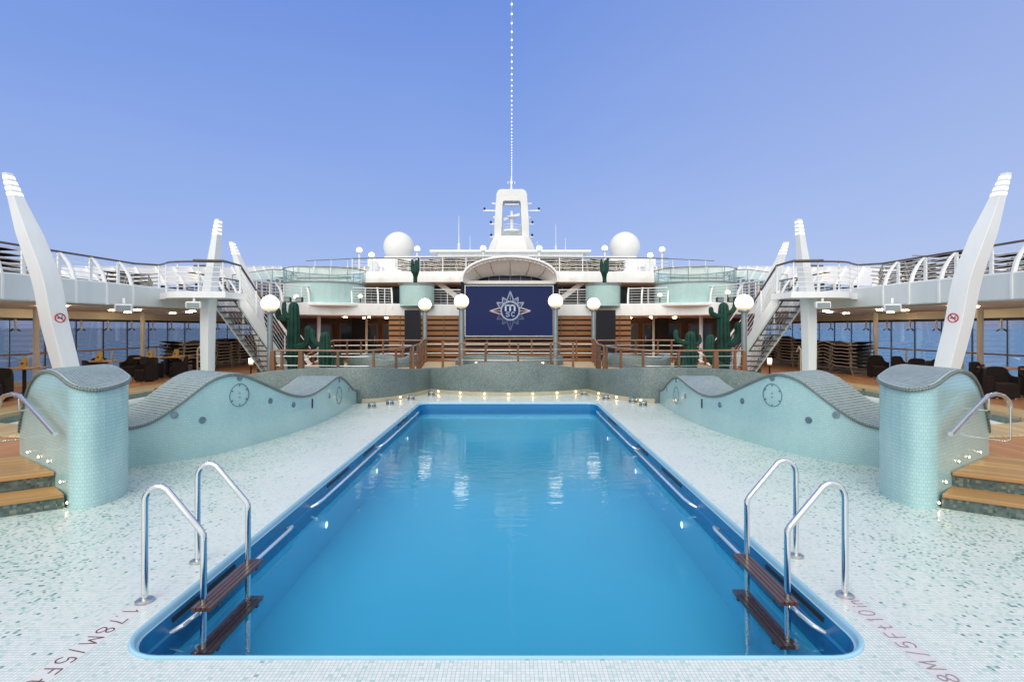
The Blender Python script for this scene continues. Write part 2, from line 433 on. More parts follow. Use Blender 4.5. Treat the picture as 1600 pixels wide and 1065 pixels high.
def pool_tiles():
    m, nt, b = nodes('deck_tiles')
    tc = N(nt, 'ShaderNodeTexCoord'); t = .0252
    fl, fr, wn = cellwise(nt, tc.outputs['Object'], (t, t, 100))
    sp = N(nt, 'ShaderNodeSeparateXYZ'); nt.links.new(tc.outputs['Object'], sp.inputs[0])
    # distance from the pool edge decides how many green tiles are strewn in
    ax = math_n(nt, 'SUBTRACT', math_n(nt, 'ABSOLUTE', sp.outputs[0]), 2.42)
    ay = math_n(nt, 'SUBTRACT', math_n(nt, 'ABSOLUTE', math_n(nt, 'SUBTRACT', sp.outputs[1], 8.64)), 5.5)
    dist = math_n(nt, 'MAXIMUM', ax, math_n(nt, 'MULTIPLY', ay, .9))
    cl = N(nt, 'ShaderNodeTexNoise'); cl.inputs['Scale'].default_value = 2.6; cl.inputs['Detail'].default_value = 5; nt.links.new(tc.outputs['Object'], cl.inputs['Vector'])
    dens = math_n(nt, 'MULTIPLY', math_n(nt, 'SUBTRACT', dist, .3), .085)
    dens = math_n(nt, 'MAXIMUM', math_n(nt, 'MINIMUM', dens, .15), .003)
    dens = math_n(nt, 'MULTIPLY', dens, math_n(nt, 'MULTIPLY', math_n(nt, 'SUBTRACT', cl.outputs['Fac'], .22), 3.1))
    dark = math_n(nt, 'LESS_THAN', wn.outputs['Value'], dens)
    wn2 = N(nt, 'ShaderNodeTexWhiteNoise', noise_dimensions='4D'); wn2.inputs['W'].default_value = 5.3; nt.links.new(fl.outputs[0], wn2.inputs['Vector'])
    pale = math_n(nt, 'LESS_THAN', wn2.outputs['Value'], math_n(nt, 'ADD', math_n(nt, 'MULTIPLY', dens, 4.2), .09))
    wn3 = N(nt, 'ShaderNodeTexWhiteNoise', noise_dimensions='4D'); wn3.inputs['W'].default_value = 9.1; nt.links.new(fl.outputs[0], wn3.inputs['Vector'])
    base = ramp(nt, [(0,(.63,.70,.685)),(.5,(.70,.755,.74)),(1,(.745,.78,.77))]); nt.links.new(wn3.outputs['Value'], base.inputs[0])
    pg = ramp(nt, [(0,(.44,.61,.565)),(1,(.66,.755,.72))]); nt.links.new(wn3.outputs['Value'], pg.inputs[0])
    dg = ramp(nt, [(0,(.12,.25,.225)),(.5,(.19,.35,.315)),(1,(.30,.48,.44))]); nt.links.new(wn3.outputs['Value'], dg.inputs[0])
    c = mixc(nt, pale, base.outputs[0], pg.outputs[0]); c = mixc(nt, dark, c, dg.outputs[0])
    j = joint(nt, fr, .11); c = mixc(nt, j, c, (.40,.45,.45))
    big = N(nt, 'ShaderNodeTexNoise'); big.inputs['Scale'].default_value = .5; big.inputs['Detail'].default_value = 5; nt.links.new(tc.outputs['Object'], big.inputs['Vector'])
    sh = ramp(nt, [(.3,(.93,.94,.95)),(.7,(1.03,1.03,1.02))]); nt.links.new(big.outputs['Fac'], sh.inputs[0])
    nt.links.new(mixc(nt, 1.0, c, sh.outputs[0], 'MULTIPLY'), b.inputs['Base Color'])
    rr = N(nt, 'ShaderNodeMapRange'); rr.inputs['To Min'].default_value = .16; rr.inputs['To Max'].default_value = .42
    nt.links.new(big.outputs['Fac'], rr.inputs['Value']); nt.links.new(rr.outputs[0], b.inputs['Roughness'])
    bp = N(nt, 'ShaderNodeBump'); bp.inputs['Strength'].default_value = .25; bp.inputs['Distance'].default_value = .002
    nt.links.new(math_n(nt, 'SUBTRACT', math_n(nt, 'MULTIPLY', wn3.outputs['Value'], .4), j), bp.inputs['Height']); nt.links.new(bp.outputs[0], b.inputs['Normal'])
    return m
M['tiles'] = pool_tiles()

def water():
    m, nt, b = nodes('pool_water'); nt.nodes.remove(b); out = nt.nodes['Material Output']
    tc = N(nt, 'ShaderNodeTexCoord'); mp = N(nt, 'ShaderNodeMapping'); mp.inputs['Scale'].default_value = (1.0, 2.6, 1); nt.links.new(tc.outputs['Object'], mp.inputs[0])
    n1 = N(nt, 'ShaderNodeTexNoise'); n1.inputs['Scale'].default_value = 2.4; n1.inputs['Detail'].default_value = 3; n1.inputs['Distortion'].default_value = .4
    n2 = N(nt, 'ShaderNodeTexNoise'); n2.inputs['Scale'].default_value = 9.0; n2.inputs['Detail'].default_value = 3
    for n in (n1, n2): nt.links.new(mp.outputs[0], n.inputs['Vector'])
    h = math_n(nt, 'ADD', n1.outputs['Fac'], math_n(nt, 'MULTIPLY', n2.outputs['Fac'], .13))
    bp = N(nt, 'ShaderNodeBump'); bp.inputs['Strength'].default_value = .055; bp.inputs['Distance'].default_value = .08; nt.links.new(h, bp.inputs['Height'])
    tr = N(nt, 'ShaderNodeBsdfTransparent'); tr.inputs[0].default_value = (.90,.98,1,1)
    gl = N(nt, 'ShaderNodeBsdfGlossy'); gl.inputs['Roughness'].default_value = .01; nt.links.new(bp.outputs[0], gl.inputs['Normal'])
    fr = N(nt, 'ShaderNodeFresnel'); ge = N(nt, 'ShaderNodeNewGeometry')
    nt.links.new(math_n(nt, 'SUBTRACT', 1.33, math_n(nt, 'MULTIPLY', ge.outputs['Backfacing'], .578)), fr.inputs['IOR']); nt.links.new(bp.outputs[0], fr.inputs['Normal'])
    mx = N(nt, 'ShaderNodeMixShader'); nt.links.new(fr.outputs[0], mx.inputs[0]); nt.links.new(tr.outputs[0], mx.inputs[1]); nt.links.new(gl.outputs[0], mx.inputs[2])
    nt.links.new(mx.outputs[0], out.inputs[0]); return m
M['water'] = water()
def sea():
    m, nt, b = nodes('sea_water')
    tc = N(nt, 'ShaderNodeTexCoord'); mp = N(nt, 'ShaderNodeMapping'); mp.inputs['Scale'].default_value = (.05,.05,.05); nt.links.new(tc.outputs['Object'], mp.inputs[0])
    n1 = N(nt, 'ShaderNodeTexNoise'); n1.inputs['Scale'].default_value = 1.0; n1.inputs['Detail'].default_value = 8; n1.inputs['Roughness'].default_value = .65; nt.links.new(mp.outputs[0], n1.inputs['Vector'])
    r = ramp(nt, [(.35,(.165,.25,.365)),(.62,(.205,.29,.41)),(.85,(.28,.36,.48))]); nt.links.new(n1.outputs['Fac'], r.inputs[0])
    r2 = ramp(nt, [(.35,(.25,.47,.74)),(.62,(.31,.53,.80)),(.85,(.42,.62,.84))]); nt.links.new(n1.outputs['Fac'], r2.inputs[0])
    sp = N(nt, 'ShaderNodeSeparateXYZ'); nt.links.new(tc.outputs['Object'], sp.inputs[0])
    lit = N(nt, 'ShaderNodeMapRange'); lit.inputs['From Min'].default_value = -400; lit.inputs['From Max'].default_value = 400; nt.links.new(sp.outputs[0], lit.inputs['Value'])  # brighter reflection on the right-hand sea is painted into its colour
    nt.links.new(mixc(nt, lit.outputs[0], r.outputs[0], r2.outputs[0]), b.inputs['Base Color']); b.inputs['Roughness'].default_value = .5; b.inputs['Specular IOR Level'].default_value = .25
    bp = N(nt, 'ShaderNodeBump'); bp.inputs['Strength'].default_value = .35; bp.inputs['Distance'].default_value = 1.0; nt.links.new(n1.outputs['Fac'], bp.inputs['Height']); nt.links.new(bp.outputs[0], b.inputs['Normal'])
    return m
M['sea'] = sea()

# ------------------------------------------------------------------ camera, sky, sun
cam = bpy.data.cameras.new('camera'); co = bpy.data.objects.new('camera', cam); COL.objects.link(co)
co.location = (CX, 0, CZ); co.rotation_euler = (PI/2, 0, 0)
cam.sensor_width = 36; cam.lens = 36*F/1600; cam.shift_y = -(532.5-HY)/1600
cam.clip_start = .05; cam.clip_end = 120000
S.camera = co
W = bpy.data.worlds.new('World'); S.world = W; W.use_nodes = True
nt = W.node_tree; bg = nt.nodes['Background']
SUN_EL, SUN_AZ = math.radians(38), math.radians(195)
sky = N(nt, 'ShaderNodeTexSky'); sky.sky_type = 'NISHITA'; sky.sun_disc = False
sky.sun_elevation = SUN_EL; sky.sun_rotation = SUN_AZ; sky.air_density = 1.4; sky.dust_density = 2.0
tc = N(nt, 'ShaderNodeTexCoord'); sp = N(nt, 'ShaderNodeSeparateXYZ'); nt.links.new(tc.outputs['Generated'], sp.inputs[0])
g = ramp(nt, [(0,(.44,.565,.90)),(.06,(.415,.545,.90)),(.16,(.335,.475,.885)),(.34,(.24,.38,.84)),(.55,(.16,.295,.78)),(1,(.12,.25,.68))])
hz = N(nt, 'ShaderNodeTexNoise'); hz.inputs['Scale'].default_value = 3.0; hz.inputs['Detail'].default_value = 6
hm = N(nt, 'ShaderNodeMapping'); hm.inputs['Scale'].default_value = (1,1,4); nt.links.new(tc.outputs['Generated'], hm.inputs[0]); nt.links.new(hm.outputs[0], hz.inputs['Vector'])
nt.links.new(math_n(nt, 'ADD', sp.outputs[2], math_n(nt, 'MULTIPLY', math_n(nt, 'SUBTRACT', hz.outputs['Fac'], .5), .07)), g.inputs[0])
# made-up bright overcast overhead and behind, added to neutralise the light; clear blue ahead
back = math_n(nt, 'ADD', math_n(nt, 'MULTIPLY', sp.outputs[1], -1.2), math_n(nt, 'MULTIPLY', sp.outputs[2], 1.35))
bf = N(nt, 'ShaderNodeMapRange'); bf.inputs['From Min'].default_value = .05; bf.inputs['From Max'].default_value = 1.0; nt.links.new(back, bf.inputs['Value'])
cl = N(nt, 'ShaderNodeTexNoise'); cl.inputs['Scale'].default_value = 2.2; cl.inputs['Detail'].default_value = 5; nt.links.new(tc.outputs['Generated'], cl.inputs['Vector'])
cr = ramp(nt, [(.3,(.92,.95,.98)),(.7,(1.25,1.24,1.20))]); nt.links.new(cl.outputs['Fac'], cr.inputs[0])
side = mixc(nt, math_n(nt, 'MULTIPLY', math_n(nt, 'MAXIMUM', sp.outputs[0], 0), .40), g.outputs[0], (.64,.70,.87))
front = mixc(nt, bf.outputs[0], side, cr.outputs[0])
sc = N(nt, 'ShaderNodeVectorMath', operation='SCALE'); sc.inputs['Scale'].default_value = 10.0; nt.links.new(front, sc.inputs[0])
mx = mixc(nt, .90, sky.outputs[0], sc.outputs[0])
nt.links.new(mx, bg.inputs['Color']); bg.inputs['Strength'].default_value = .1
sl = bpy.data.lights.new('sun', 'SUN'); so = bpy.data.objects.new('sun', sl); COL.objects.link(so)
sl.energy = 1.9; sl.angle = math.radians(60); sl.color = (1, .95, .86)
sd = Vector((math.sin(SUN_AZ)*math.cos(SUN_EL), math.cos(SUN_AZ)*math.cos(SUN_EL), math.sin(SUN_EL)))
so.rotation_euler = sd.to_track_quat('Z', 'Y').to_euler(); so.location = sd*60
S.view_settings.view_transform = 'Standard'; S.view_settings.look = 'None'; S.view_settings.exposure = 0
S.render.engine = 'CYCLES'; S.cycles.use_denoising = True
S.cycles.max_bounces = 8; S.cycles.transparent_max_bounces = 16; S.cycles.caustics_reflective = False; S.cycles.caustics_refractive = False
S.cycles.sample_clamp_indirect = 4.0

def lamp_at(name, p, w, col=(1,.74,.42), r=.05, spec=0.0):
    l = bpy.data.lights.new(name, 'POINT'); l.energy = w; l.color = col; l.shadow_soft_size = r; l.specular_factor = spec
    o = bpy.data.objects.new(name, l); COL.objects.link(o); o.location = p; return o
# ================================================================== SETTING: sea, decks
def disc(name, z, r0, mat):
    b = MB(); rings = [r0*(3.2**i) for i in range(7)]; n = 48
    vs = [(0,0,z)] + [(r*math.cos(2*PI*k/n), r*math.sin(2*PI*k/n), z) for r in rings for k in range(n)]
    fs = [(0,1+k,1+(k+1)%n) for k in range(n)]
    for i in range(len(rings)-1):
        for k in range(n):
            k2 = (k+1) % n; fs.append((1+i*n+k, 1+(i+1)*n+k, 1+(i+1)*n+k2, 1+i*n+k2))
    b.add(vs, fs); return structure(b.build(name, mat))
disc('sea', -38, 60, M['sea'])

PX, PY0, PY1, PR = 2.375, 3.185, 14.10, .32
def rrect(o, z, n=8):
    """rounded rectangle of the pool, inset by o"""
    x, y0, y1, r = PX-o, PY0+o, PY1-o, max(.05, PR-o); out = []
    for cx, cy, a0 in ((x-r,y1-r,0),(-x+r,y1-r,90),(-x+r,y0+r,180),(x-r,y0+r,270)):
        for k in range(n+1):
            a = math.radians(a0+90*k/n); out.append((cx+r*math.cos(a), cy+r*math.sin(a), z))
    return out
def sheet_with_hole(name, outer, hole, z, mat):
    bm = bmesh.new(); es = []
    for loop in (outer, hole):
        vs = [bm.verts.new((p[0],p[1],z)) for p in loop]
        es += [bm.edges.new((vs[i-1], vs[i])) for i in range(len(vs))]
    bmesh.ops.triangle_fill(bm, edges=es, use_beauty=True)
    for f in bm.faces:
        if f.normal.z < 0: f.normal_flip()
    me = bpy.data.meshes.new(name); bm.to_mesh(me); bm.free(); me.materials.append(mat)
    o = bpy.data.objects.new(name, me); COL.objects.link(o); return o
structure(sheet_with_hole('pool_deck', [(-9,-4),(9,-4),(9,17.2),(-9,17.2)], rrect(-.002,0), 0.0, M['tiles']))

# ------------------------------------------------------------------ the swimming pool
pool = thing('swimming_pool', 'long rectangular blue swimming pool with rounded corners sunk in the tiled deck', 'swimming pool', (0,8.6,0))
b = MB()
prof = [(0,.000),(.002,.010),(.010,.016),(.024,.013),(.034,.002),(.040,-.03),(.056,-.034)]
b.grid([rrect(o,z) for o,z in prof], close=True)
b.build('rim', M['poollip'], pool, smooth=True)
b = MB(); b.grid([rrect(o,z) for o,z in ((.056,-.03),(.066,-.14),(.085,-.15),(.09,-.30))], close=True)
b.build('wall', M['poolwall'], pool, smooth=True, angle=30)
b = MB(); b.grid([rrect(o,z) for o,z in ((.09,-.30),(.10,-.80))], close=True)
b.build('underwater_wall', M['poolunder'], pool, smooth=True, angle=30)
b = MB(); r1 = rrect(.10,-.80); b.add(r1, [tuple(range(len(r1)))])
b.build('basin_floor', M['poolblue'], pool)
for s in (-1, 1):
    segs = [(3.75, 5.62), (6.35, 9.35), (9.5, 13.2)] if s < 0 else [(3.75,5.6),(6.35,9.2),(9.35,13.3)]
    for a, e in segs:
        x = s*(PX-.165); b = MB()
        b.tube([(x+s*.10,a-.03,-.15),(x+s*.03,a,-.115),(x,a+.12,-.10),(x,e-.12,-.10),(x+s*.03,e,-.115),(x+s*.10,e+.03,-.15)],.016,8)
        b.build('grab_rail', M['railmetal'], pool, smooth=True)
    for a, e in ((3.75,4.6),(6.9,7.8),(8.6,9.3),(11.2,12.2)):
        b = MB(); b.box((s*(PX-.062),(a+e)/2,-.075),(.012,e-a,.035)); b.build('overflow_grille', M['dark'], pool)
    for y in (6.7, 9.2, 11.9):
        b = MB(); b.lathe([(.038,0),(.044,.008),(.034,.014)],(0,0,0),16)
        b.v = [(s*(PX-.115) - s*z, y + x, -.50 + yy) for x,yy,z in b.v]
        k = b.build('underwater_lamp', M['underwater'], pool, smooth=True)
x0 = rrect(.088, ZW)
b = MB(); b.add(x0, [tuple(range(len(x0)))])
wo = structure(b.build('pool_water', M['water']))
if wo.data.polygons[0].normal.z < 0: wo.data.flip_normals()

# ------------------------------------------------------------------ pool ladders
def ladder(s, label):
    y0, y1 = (3.86, 4.51) if s < 0 else (3.94, 4.62); ym = (y0+y1)/2
    t = thing('pool_ladder', label, 'pool ladder', (s*2.5, ym, 0))
    for y in (y0, y1):
        xd, xp = s*2.585, s*2.155
        pts = [(xd,y,.0),(xd,y,.725)]
        for k in range(1,7):
            a = k/6*math.radians(128); pts.append((xd - s*.10*(1-math.cos(a)), y, .725+.115*math.sin(a)))
        pts += [(xp+s*.02,y,.52),(xp,y,.485),(xp,y,.445),(xp,y,-.76)]
        b = MB(); b.tube(pts, .0225, 12); b.build('handrail', M['chrome'], t, smooth=True, angle=60)
        b = MB(); b.lathe([(.062,0),(.062,.012),(.05,.02),(.024,.022)],(xd,y,.001),20); b.build('floor_flange', M['brushed'], t, smooth=True)
    for z, dx in ((-.02,0),(-.34,.0)):
        b = MB()
        for k in range(4): b.box((s*(2.075+.036*k), ym, z), (.030, y1-y0+.16, .028))
        for y in (y0+.03, y1-.03): b.box((s*2.13, y, z-.022), (.15,.03,.016))
        b.build('tread', M['ladderwood'], t)
    return t
ladder(-1, 'steel pool ladder with teak treads on the pool side by the 1.78 M lettering')
ladder(1, 'steel pool ladder with teak treads on the pool side by the faded 10in lettering')

# ------------------------------------------------------------------ depth lettering set in the tiles
GL = {'1': [[(.12,.78),(.3,1),(.3,0)]], '.': [[(.1,0),(.1,.06)]], '7': [[(0,1),(.52,1),(.3,.5),(.2,0)]],
 '8': [[(.28,.54),(.08,.68),(.08,.88),(.28,1),(.48,.88),(.48,.68),(.28,.54),(.02,.36),(.02,.12),(.28,0),(.54,.12),(.54,.36),(.28,.54)]],
 'M': [[(0,0),(.06,1),(.36,.3),(.66,1),(.72,0)]], '/': [[(0,-.1),(.3,1.05)]],
 '5': [[(.5,1),(.12,1),(.06,.55),(.3,.63),(.52,.48),(.52,.16),(.28,0),(.02,.12)]],
 'F': [[(.02,0),(.02,1),(.5,1)],[(.02,.54),(.4,.54)]], 't': [[(.2,.9),(.16,.2),(.24,.02),(.4,.06)],[(0,.62),(.4,.62)]],
 '0': [[(.28,0),(.05,.2),(.05,.8),(.28,1),(.52,.8),(.52,.2),(.28,0)]], 'i': [[(.1,0),(.1,.62)],[(.1,.82),(.1,.88)]],
 'n': [[(.05,0),(.05,.62)],[(.05,.42),(.25,.62),(.42,.5),(.44,0)]], ' ': []}
ADV = {'1':.55,'.':.3,'7':.68,'8':.7,'M':.9,'/':.5,'5':.72,'F':.62,'t':.58,'0':.7,'i':.28,'n':.6,' ':.2}
def lettering(s, x_in, y_start, dirn, h, m_ink, m_patch, label):
    """text read along dirn*Y with its tops towards the pool"""
    t = thing('depth_lettering', label, 'floor lettering', (s*(abs(x_in)+h/2), y_start, 0))
    cur = 0; wr = .0075; n0 = 0
    up = -s; sx = lambda u: x_in + s*h*(1-u)      # u height in the letter
    total = sum(ADV[c] for c in '1.78M/5Ft10in')*h*1.43
    b = MB(); xa, xb = x_in - s*.02, x_in + s*(h+.02); ya, yb = sorted((y_start-dirn*.04, y_start+dirn*(total+.02)))
    b.add([(xa,ya,.0012),(xb,ya,.0012),(xb,yb,.0012),(xa,yb,.0012)], [(0,1,2,3)]); b.build('tile_panel', m_patch, t)
    for c in '1.78M/5Ft10in':
        b = MB()
        for st in GL[c]:
            P = [Vector((sx(v), y_start + dirn*(cur*1.43+u)*h)) for u,v in st]
            if len(P) > 4: P = [Vector(p) for p in smooth_line([tuple(p) for p in P], 5)] if c not in 'M' else P
            for p, q in zip(P, P[1:]):
                dv = (q-p).normalized(); nn = Vector((-dv.y, dv.x))*wr/2; e = dv*wr*.4; n0 += 1
                z = .0030 + .0002*(n0 % 7)
                b.add([(*(p-e+nn),z),(*(q+e+nn),z),(*(q+e-nn),z),(*(p-e-nn),z)], [(0,1,2,3)])
        if b.v: b.build('letter', m_ink, t)
        cur += ADV[c]
    return t
lettering(-1, -2.535, 3.75, -1, .105, M['ink'], M['patch'], 'dark red mosaic depth lettering 1.78 M / 5 Ft in the tiles')
lettering(1, 2.535, 2.755, 1, .105, M['ink2'], M['patch2'], 'faded grey purple depth lettering ending 10in in the tiles')

# ------------------------------------------------------------------ curved tiled walls
def coped_block(name, label, cat, front, back, loc, body_mat, cop_h=.055, over=.025, z0=-.01):
    """front/back: matching chains of (x,y,ztop); body with a rounded mosaic coping"""
    t = thing(name, label, cat, loc)
    loop = front + back[::-1]; n = len(loop)
    plan = [(p[0],p[1]) for p in loop]
    A = sum(plan[i-1][0]*plan[i][1]-plan[i][0]*plan[i-1][1] for i in range(n))
    Nn = normals2(plan, True); sg = -1 if A > 0 else 1
    Nn = [(sg*x, sg*y) for x,y in Nn]
    cum = [0]
    for i in range(n): cum.append(cum[-1] + math.hypot(plan[(i+1)%n][0]-plan[i][0], plan[(i+1)%n][1]-plan[i][1]))
    b = MB()
    for i in range(n):
        j = (i+1) % n
        o = b.add([(*plan[i],z0),(*plan[j],z0),(*plan[j],loop[j][2]),(*plan[i],loop[i][2])], [(0,1,2,3)])
        b.uv[len(b.f)-1] = [(cum[i],z0),(cum[i+1],z0),(cum[i+1],loop[j][2]),(cum[i],loop[i][2])]
    body = b.build('tiled_body', body_mat, t, smooth=True, angle=50)
    b = MB(); rings = [(0.0,-.002),(over,.004),(over+.006,cop_h*.5),(over-.004,cop_h*.85),(-.012,cop_h)]
    R = [[(plan[i][0]+Nn[i][0]*o, plan[i][1]+Nn[i][1]*o, loop[i][2]+dz) for i in range(n)] for o,dz in rings]
    vlen = [0, .026, .052, .072, .10]
    for a in range(len(R)-1):
        for i in range(n):
            j = (i+1) % n
            b.add([R[a][i],R[a][j],R[a+1][j],R[a+1][i]], [(0,1,2,3)], 1 if a < 3 else 0)
            b.uv[len(b.f)-1] = [(cum[i],vlen[a]),(cum[i+1],vlen[a]),(cum[i+1],vlen[a+1]),(cum[i],vlen[a+1])]
    top = R[-1]; m = len(front); K = 6
    for i in range(m-1):
        f0, f1, k0, k1 = Vector(top[i]), Vector(top[i+1]), Vector(top[n-1-i]), Vector(top[n-2-i])
        for k in range(K):
            a0, a1 = k/K, (k+1)/K
            q = [f0.lerp(k0,a0), f1.lerp(k1,a0), f1.lerp(k1,a1), f0.lerp(k0,a1)]
            b.add(q, [(0,1,2,3)])
            w0, w1 = (k0-f0).length, (k1-f1).length
            b.uv[len(b.f)-1] = [(cum[i],.1+w0*a0),(cum[i+1],.1+w1*a0),(cum[i+1],.1+w1*a1),(cum[i],.1+w0*a1)]
    b.build('coping', [M['coping'],M['copedge']], t, smooth=True, angle=60)
    return t

# wave-shaped walls beside the pool: plan of the pool-side face, then the crest heights along it
WF = smooth_line([(5.62,7.30),(5.36,7.57),(4.80,8.01),(4.40,8.72),(4.10,9.79),(3.95,10.7),(3.90,11.7),(3.93,12.8),(4.0,13.92)], 8)
WB = smooth_line([(6.55,7.85),(6.25,8.10),(5.72,8.60),(5.33,9.28),(5.02,10.25),(4.85,11.1),(4.78,11.9),(4.80,12.8),(4.86,13.92)], 8)
ytop = [(205,672),(237,663.7),(262,647.5),(300,618.7),(325,598.7),(350,588),(375,586),(400,596),(425,607.5),(450,618.7),(470,621.7),(487,619),(507,606),(525,591),(532,590),(542,598),(552,611),(559,611)]
ZT = []
for x, y in WF:
    px = 800 - (x+.1)*F/y          # left-hand wall seen from the camera
    ZT.append(CZ - (lerp_table(ytop, px)-HY)*y/F)
for _ in range(2): ZT = [ZT[0]] + [(ZT[i-1]+2*ZT[i]+ZT[i+1])/4 for i in range(1,len(ZT)-1)] + [ZT[-1]]
WAVE = {}
def on_face(d, z, out=.004):
    """point, and outward normal of the wave wall's pool side at depth d"""
    for (x0,y0),(x1,y1) in zip(WF, WF[1:]):
        if y0 <= d <= y1:
            t = (d-y0)/(y1-y0); dx, dy = x1-x0, y1-y0; L = math.hypot(dx,dy)
            return Vector((x0+(x1-x0)*t, d, z)), Vector((-dy/L, dx/L, 0)), Vector((dx/L, dy/L, 0))
def face_at_px(px):
    return min(WF, key=lambda p: abs(800-(p[0]+.1)*F/p[1]-px))
def wave_wall(s, label):
    fr = [(s*p[0],p[1],z) for p,z in zip(WF,ZT)]; bk = [(s*p[0],p[1],z) for p,z in zip(WB,ZT)]
    t = coped_block('wave_wall', label, 'tiled wall', fr, bk, (s*4.6,10.5,0), M['aqua'])
    def disc_on(px, py, r, name, mat, ring=False):
        d = face_at_px(px)[1]; p, nn, tt = on_face(d, wz(py,d)); b = MB()
        if ring:
            b.tube([p+nn*.002+tt*(r*math.cos(a))+Vector((0,0,r*math.sin(a))) for a in [2*PI*k/32 for k in range(32)]], .0055, 6, closed=True)
            for k in range(6):
                a = PI/6+k*PI/3; q = p+tt*(.86*r*math.cos(a))+Vector((0,0,.86*r*math.sin(a)))
                b.bar(q-nn*.002, q+nn*.008, .02, .02)
            b.bar(p+Vector((0,0,.03))-tt*.012, p+Vector((0,0,.03))+tt*.012, .02, .008); b.bar(p-Vector((0,0,.035))-tt*.012, p-Vector((0,0,.035))+tt*.012, .02, .008)
        else:
            for rr, h in ((r,.010),(r*.6,.016),(r*.25,.022)):
                vs = [p+tt*(rr*math.cos(2*PI*k/18))+Vector((0,0,rr*math.sin(2*PI*k/18)))+nn*h for k in range(18)]
                v2 = [p+tt*(rr*math.cos(2*PI*k/18))+Vector((0,0,rr*math.sin(2*PI*k/18)))-nn*.01 for k in range(18)]
                b.add(vs+v2, [tuple(range(18))]+[(k,(k+1)%18,18+(k+1)%18,18+k) for k in range(18)])
        b.v = [(s*x,y,z) for x,y,z in (tuple(q) for q in b.v)]
        b.build(name, mat, t)
    disc_on(375,617,.185,'inspection_hatch',M['hatch'],True); disc_on(530,617.5,.20,'inspection_hatch',M['hatch'],True)
    for px, py in ((267,648),(319,656),(374,590),(419,626),(457,632),(514,618.5),(531,594),(544,608)): disc_on(px,py,.052,'water_jet',M['jet'])
    d = face_at_px(489)[1]; p, nn, tt = on_face(d, wz(630,d)); b = MB()
    b.bar(p-Vector((0,0,.09)), p+Vector((0,0,.09)), .045, .02, up=tuple(nn)); b.v = [(s*q[0],q[1],q[2]) for q in b.v]; b.build('drain_slot', M['dark'], t)
wave_wall(-1, 'wave-topped aqua tiled wall left of the pool, behind the left tiled pier')
wave_wall(1, 'wave-topped aqua tiled wall right of the pool, behind the right tiled pier')

# the two big piers by the steps
PA = Vector((4.84,5.87)); Pa = Vector((.824,.566)); Pe = Vector((-.08,.99))
PROF = [(-.4,1.26),(-.25,1.29),(.08,1.387),(.375,1.446),(.71,1.457),(1.05,1.40),(1.33,1.26),(1.55,1.02),(1.70,.78),(1.80,.62)]
us = [1.80,1.74,1.67,1.6,1.52,1.43,1.33,1.2,1.05,.88,.71,.54,.375,.22,.08]
PF = [(u,0.0) for u in us] + [(-.03,.005),(-.13,.035),(-.215,.085),(-.28,.15),(-.33,.23),(-.355,.33)]
PB = [(u,.82) for u in us] + [(-.03,.815),(-.13,.78),(-.215,.73),(-.28,.66),(-.33,.57),(-.355,.46)]
_k = us.index(.08); PF = PF[:_k] + smooth_line(PF[_k:], 4); PB = PB[:_k] + smooth_line(PB[_k:], 4)
pz = smooth_line(PROF, 6)
def pier(s, label):
    def P(u, v, back):
        q = PA + Pa*u + Pe*v; z = lerp_table(pz, u)
        if u < 0: z += .10*max(0,(v-.25))*min(1,-u*3)
        return (s*q.x, q.y, z)
    t = coped_block('tiled_pier', label, 'tiled pier', [P(u,v,0) for u,v in PF], [P(u,v,1) for u,v in PB], (s*4.9,6.3,0), M['aqua'])
    nrm = Vector((Pa.y, -Pa.x)); nrm = nrm if nrm.y < 0 else -nrm
    def face(u, z, o): q = PA + Pa*u + nrm*o; return (s*q.x, q.y, z)
    for u, z in ((-.02,.06),(.20,.255),(.62,.43),(.98,.43),(1.42,.43)):
        c = Vector(face(u,z,.0)); n3 = Vector((s*nrm.x, nrm.y, 0)); b = MB()
        b.tube([c-n3*.01,c+n3*.012], .021, 14); k = b.build('step_light', M['chrome'], t, smooth=True)
        b = MB(); b.tube([c+n3*.010,c+n3*.016], .012, 12); b.build('lens', M['led'], k, smooth=True)
    b = MB()
    b.tube([face(.03,.83,.10),face(.5,.97,.11),face(1.0,1.11,.12),face(1.22,1.165,.13),face(1.40,1.18,.16),face(1.55,1.15,.20),face(1.63,1.08,.23),face(1.65,1.0,.24)], .026, 12)
    hr = b.build('handrail', M['chrome'], t, smooth=True, angle=70)
    b = MB(); b.tube([face(1.65,1.02,.24),face(1.66,.60,.24),face(1.65,.57,.20),face(1.66,.57,.0)], .010, 8)
    b.build('rail_drop', M['chrome'], t, smooth=True, angle=70)
    b = MB(); b.tube([face(1.25,1.16,.13),face(1.25,1.0,.13),face(1.25,.98,.11),face(1.25,.98,0)], .010, 8)
    b.build('rail_bracket', M['chrome'], t, smooth=True, angle=70)
    return t
pier(-1, 'tall aqua tiled pier with wavy grey coping beside the left steps')
pier(1, 'tall aqua tiled pier with wavy grey coping beside the right steps')

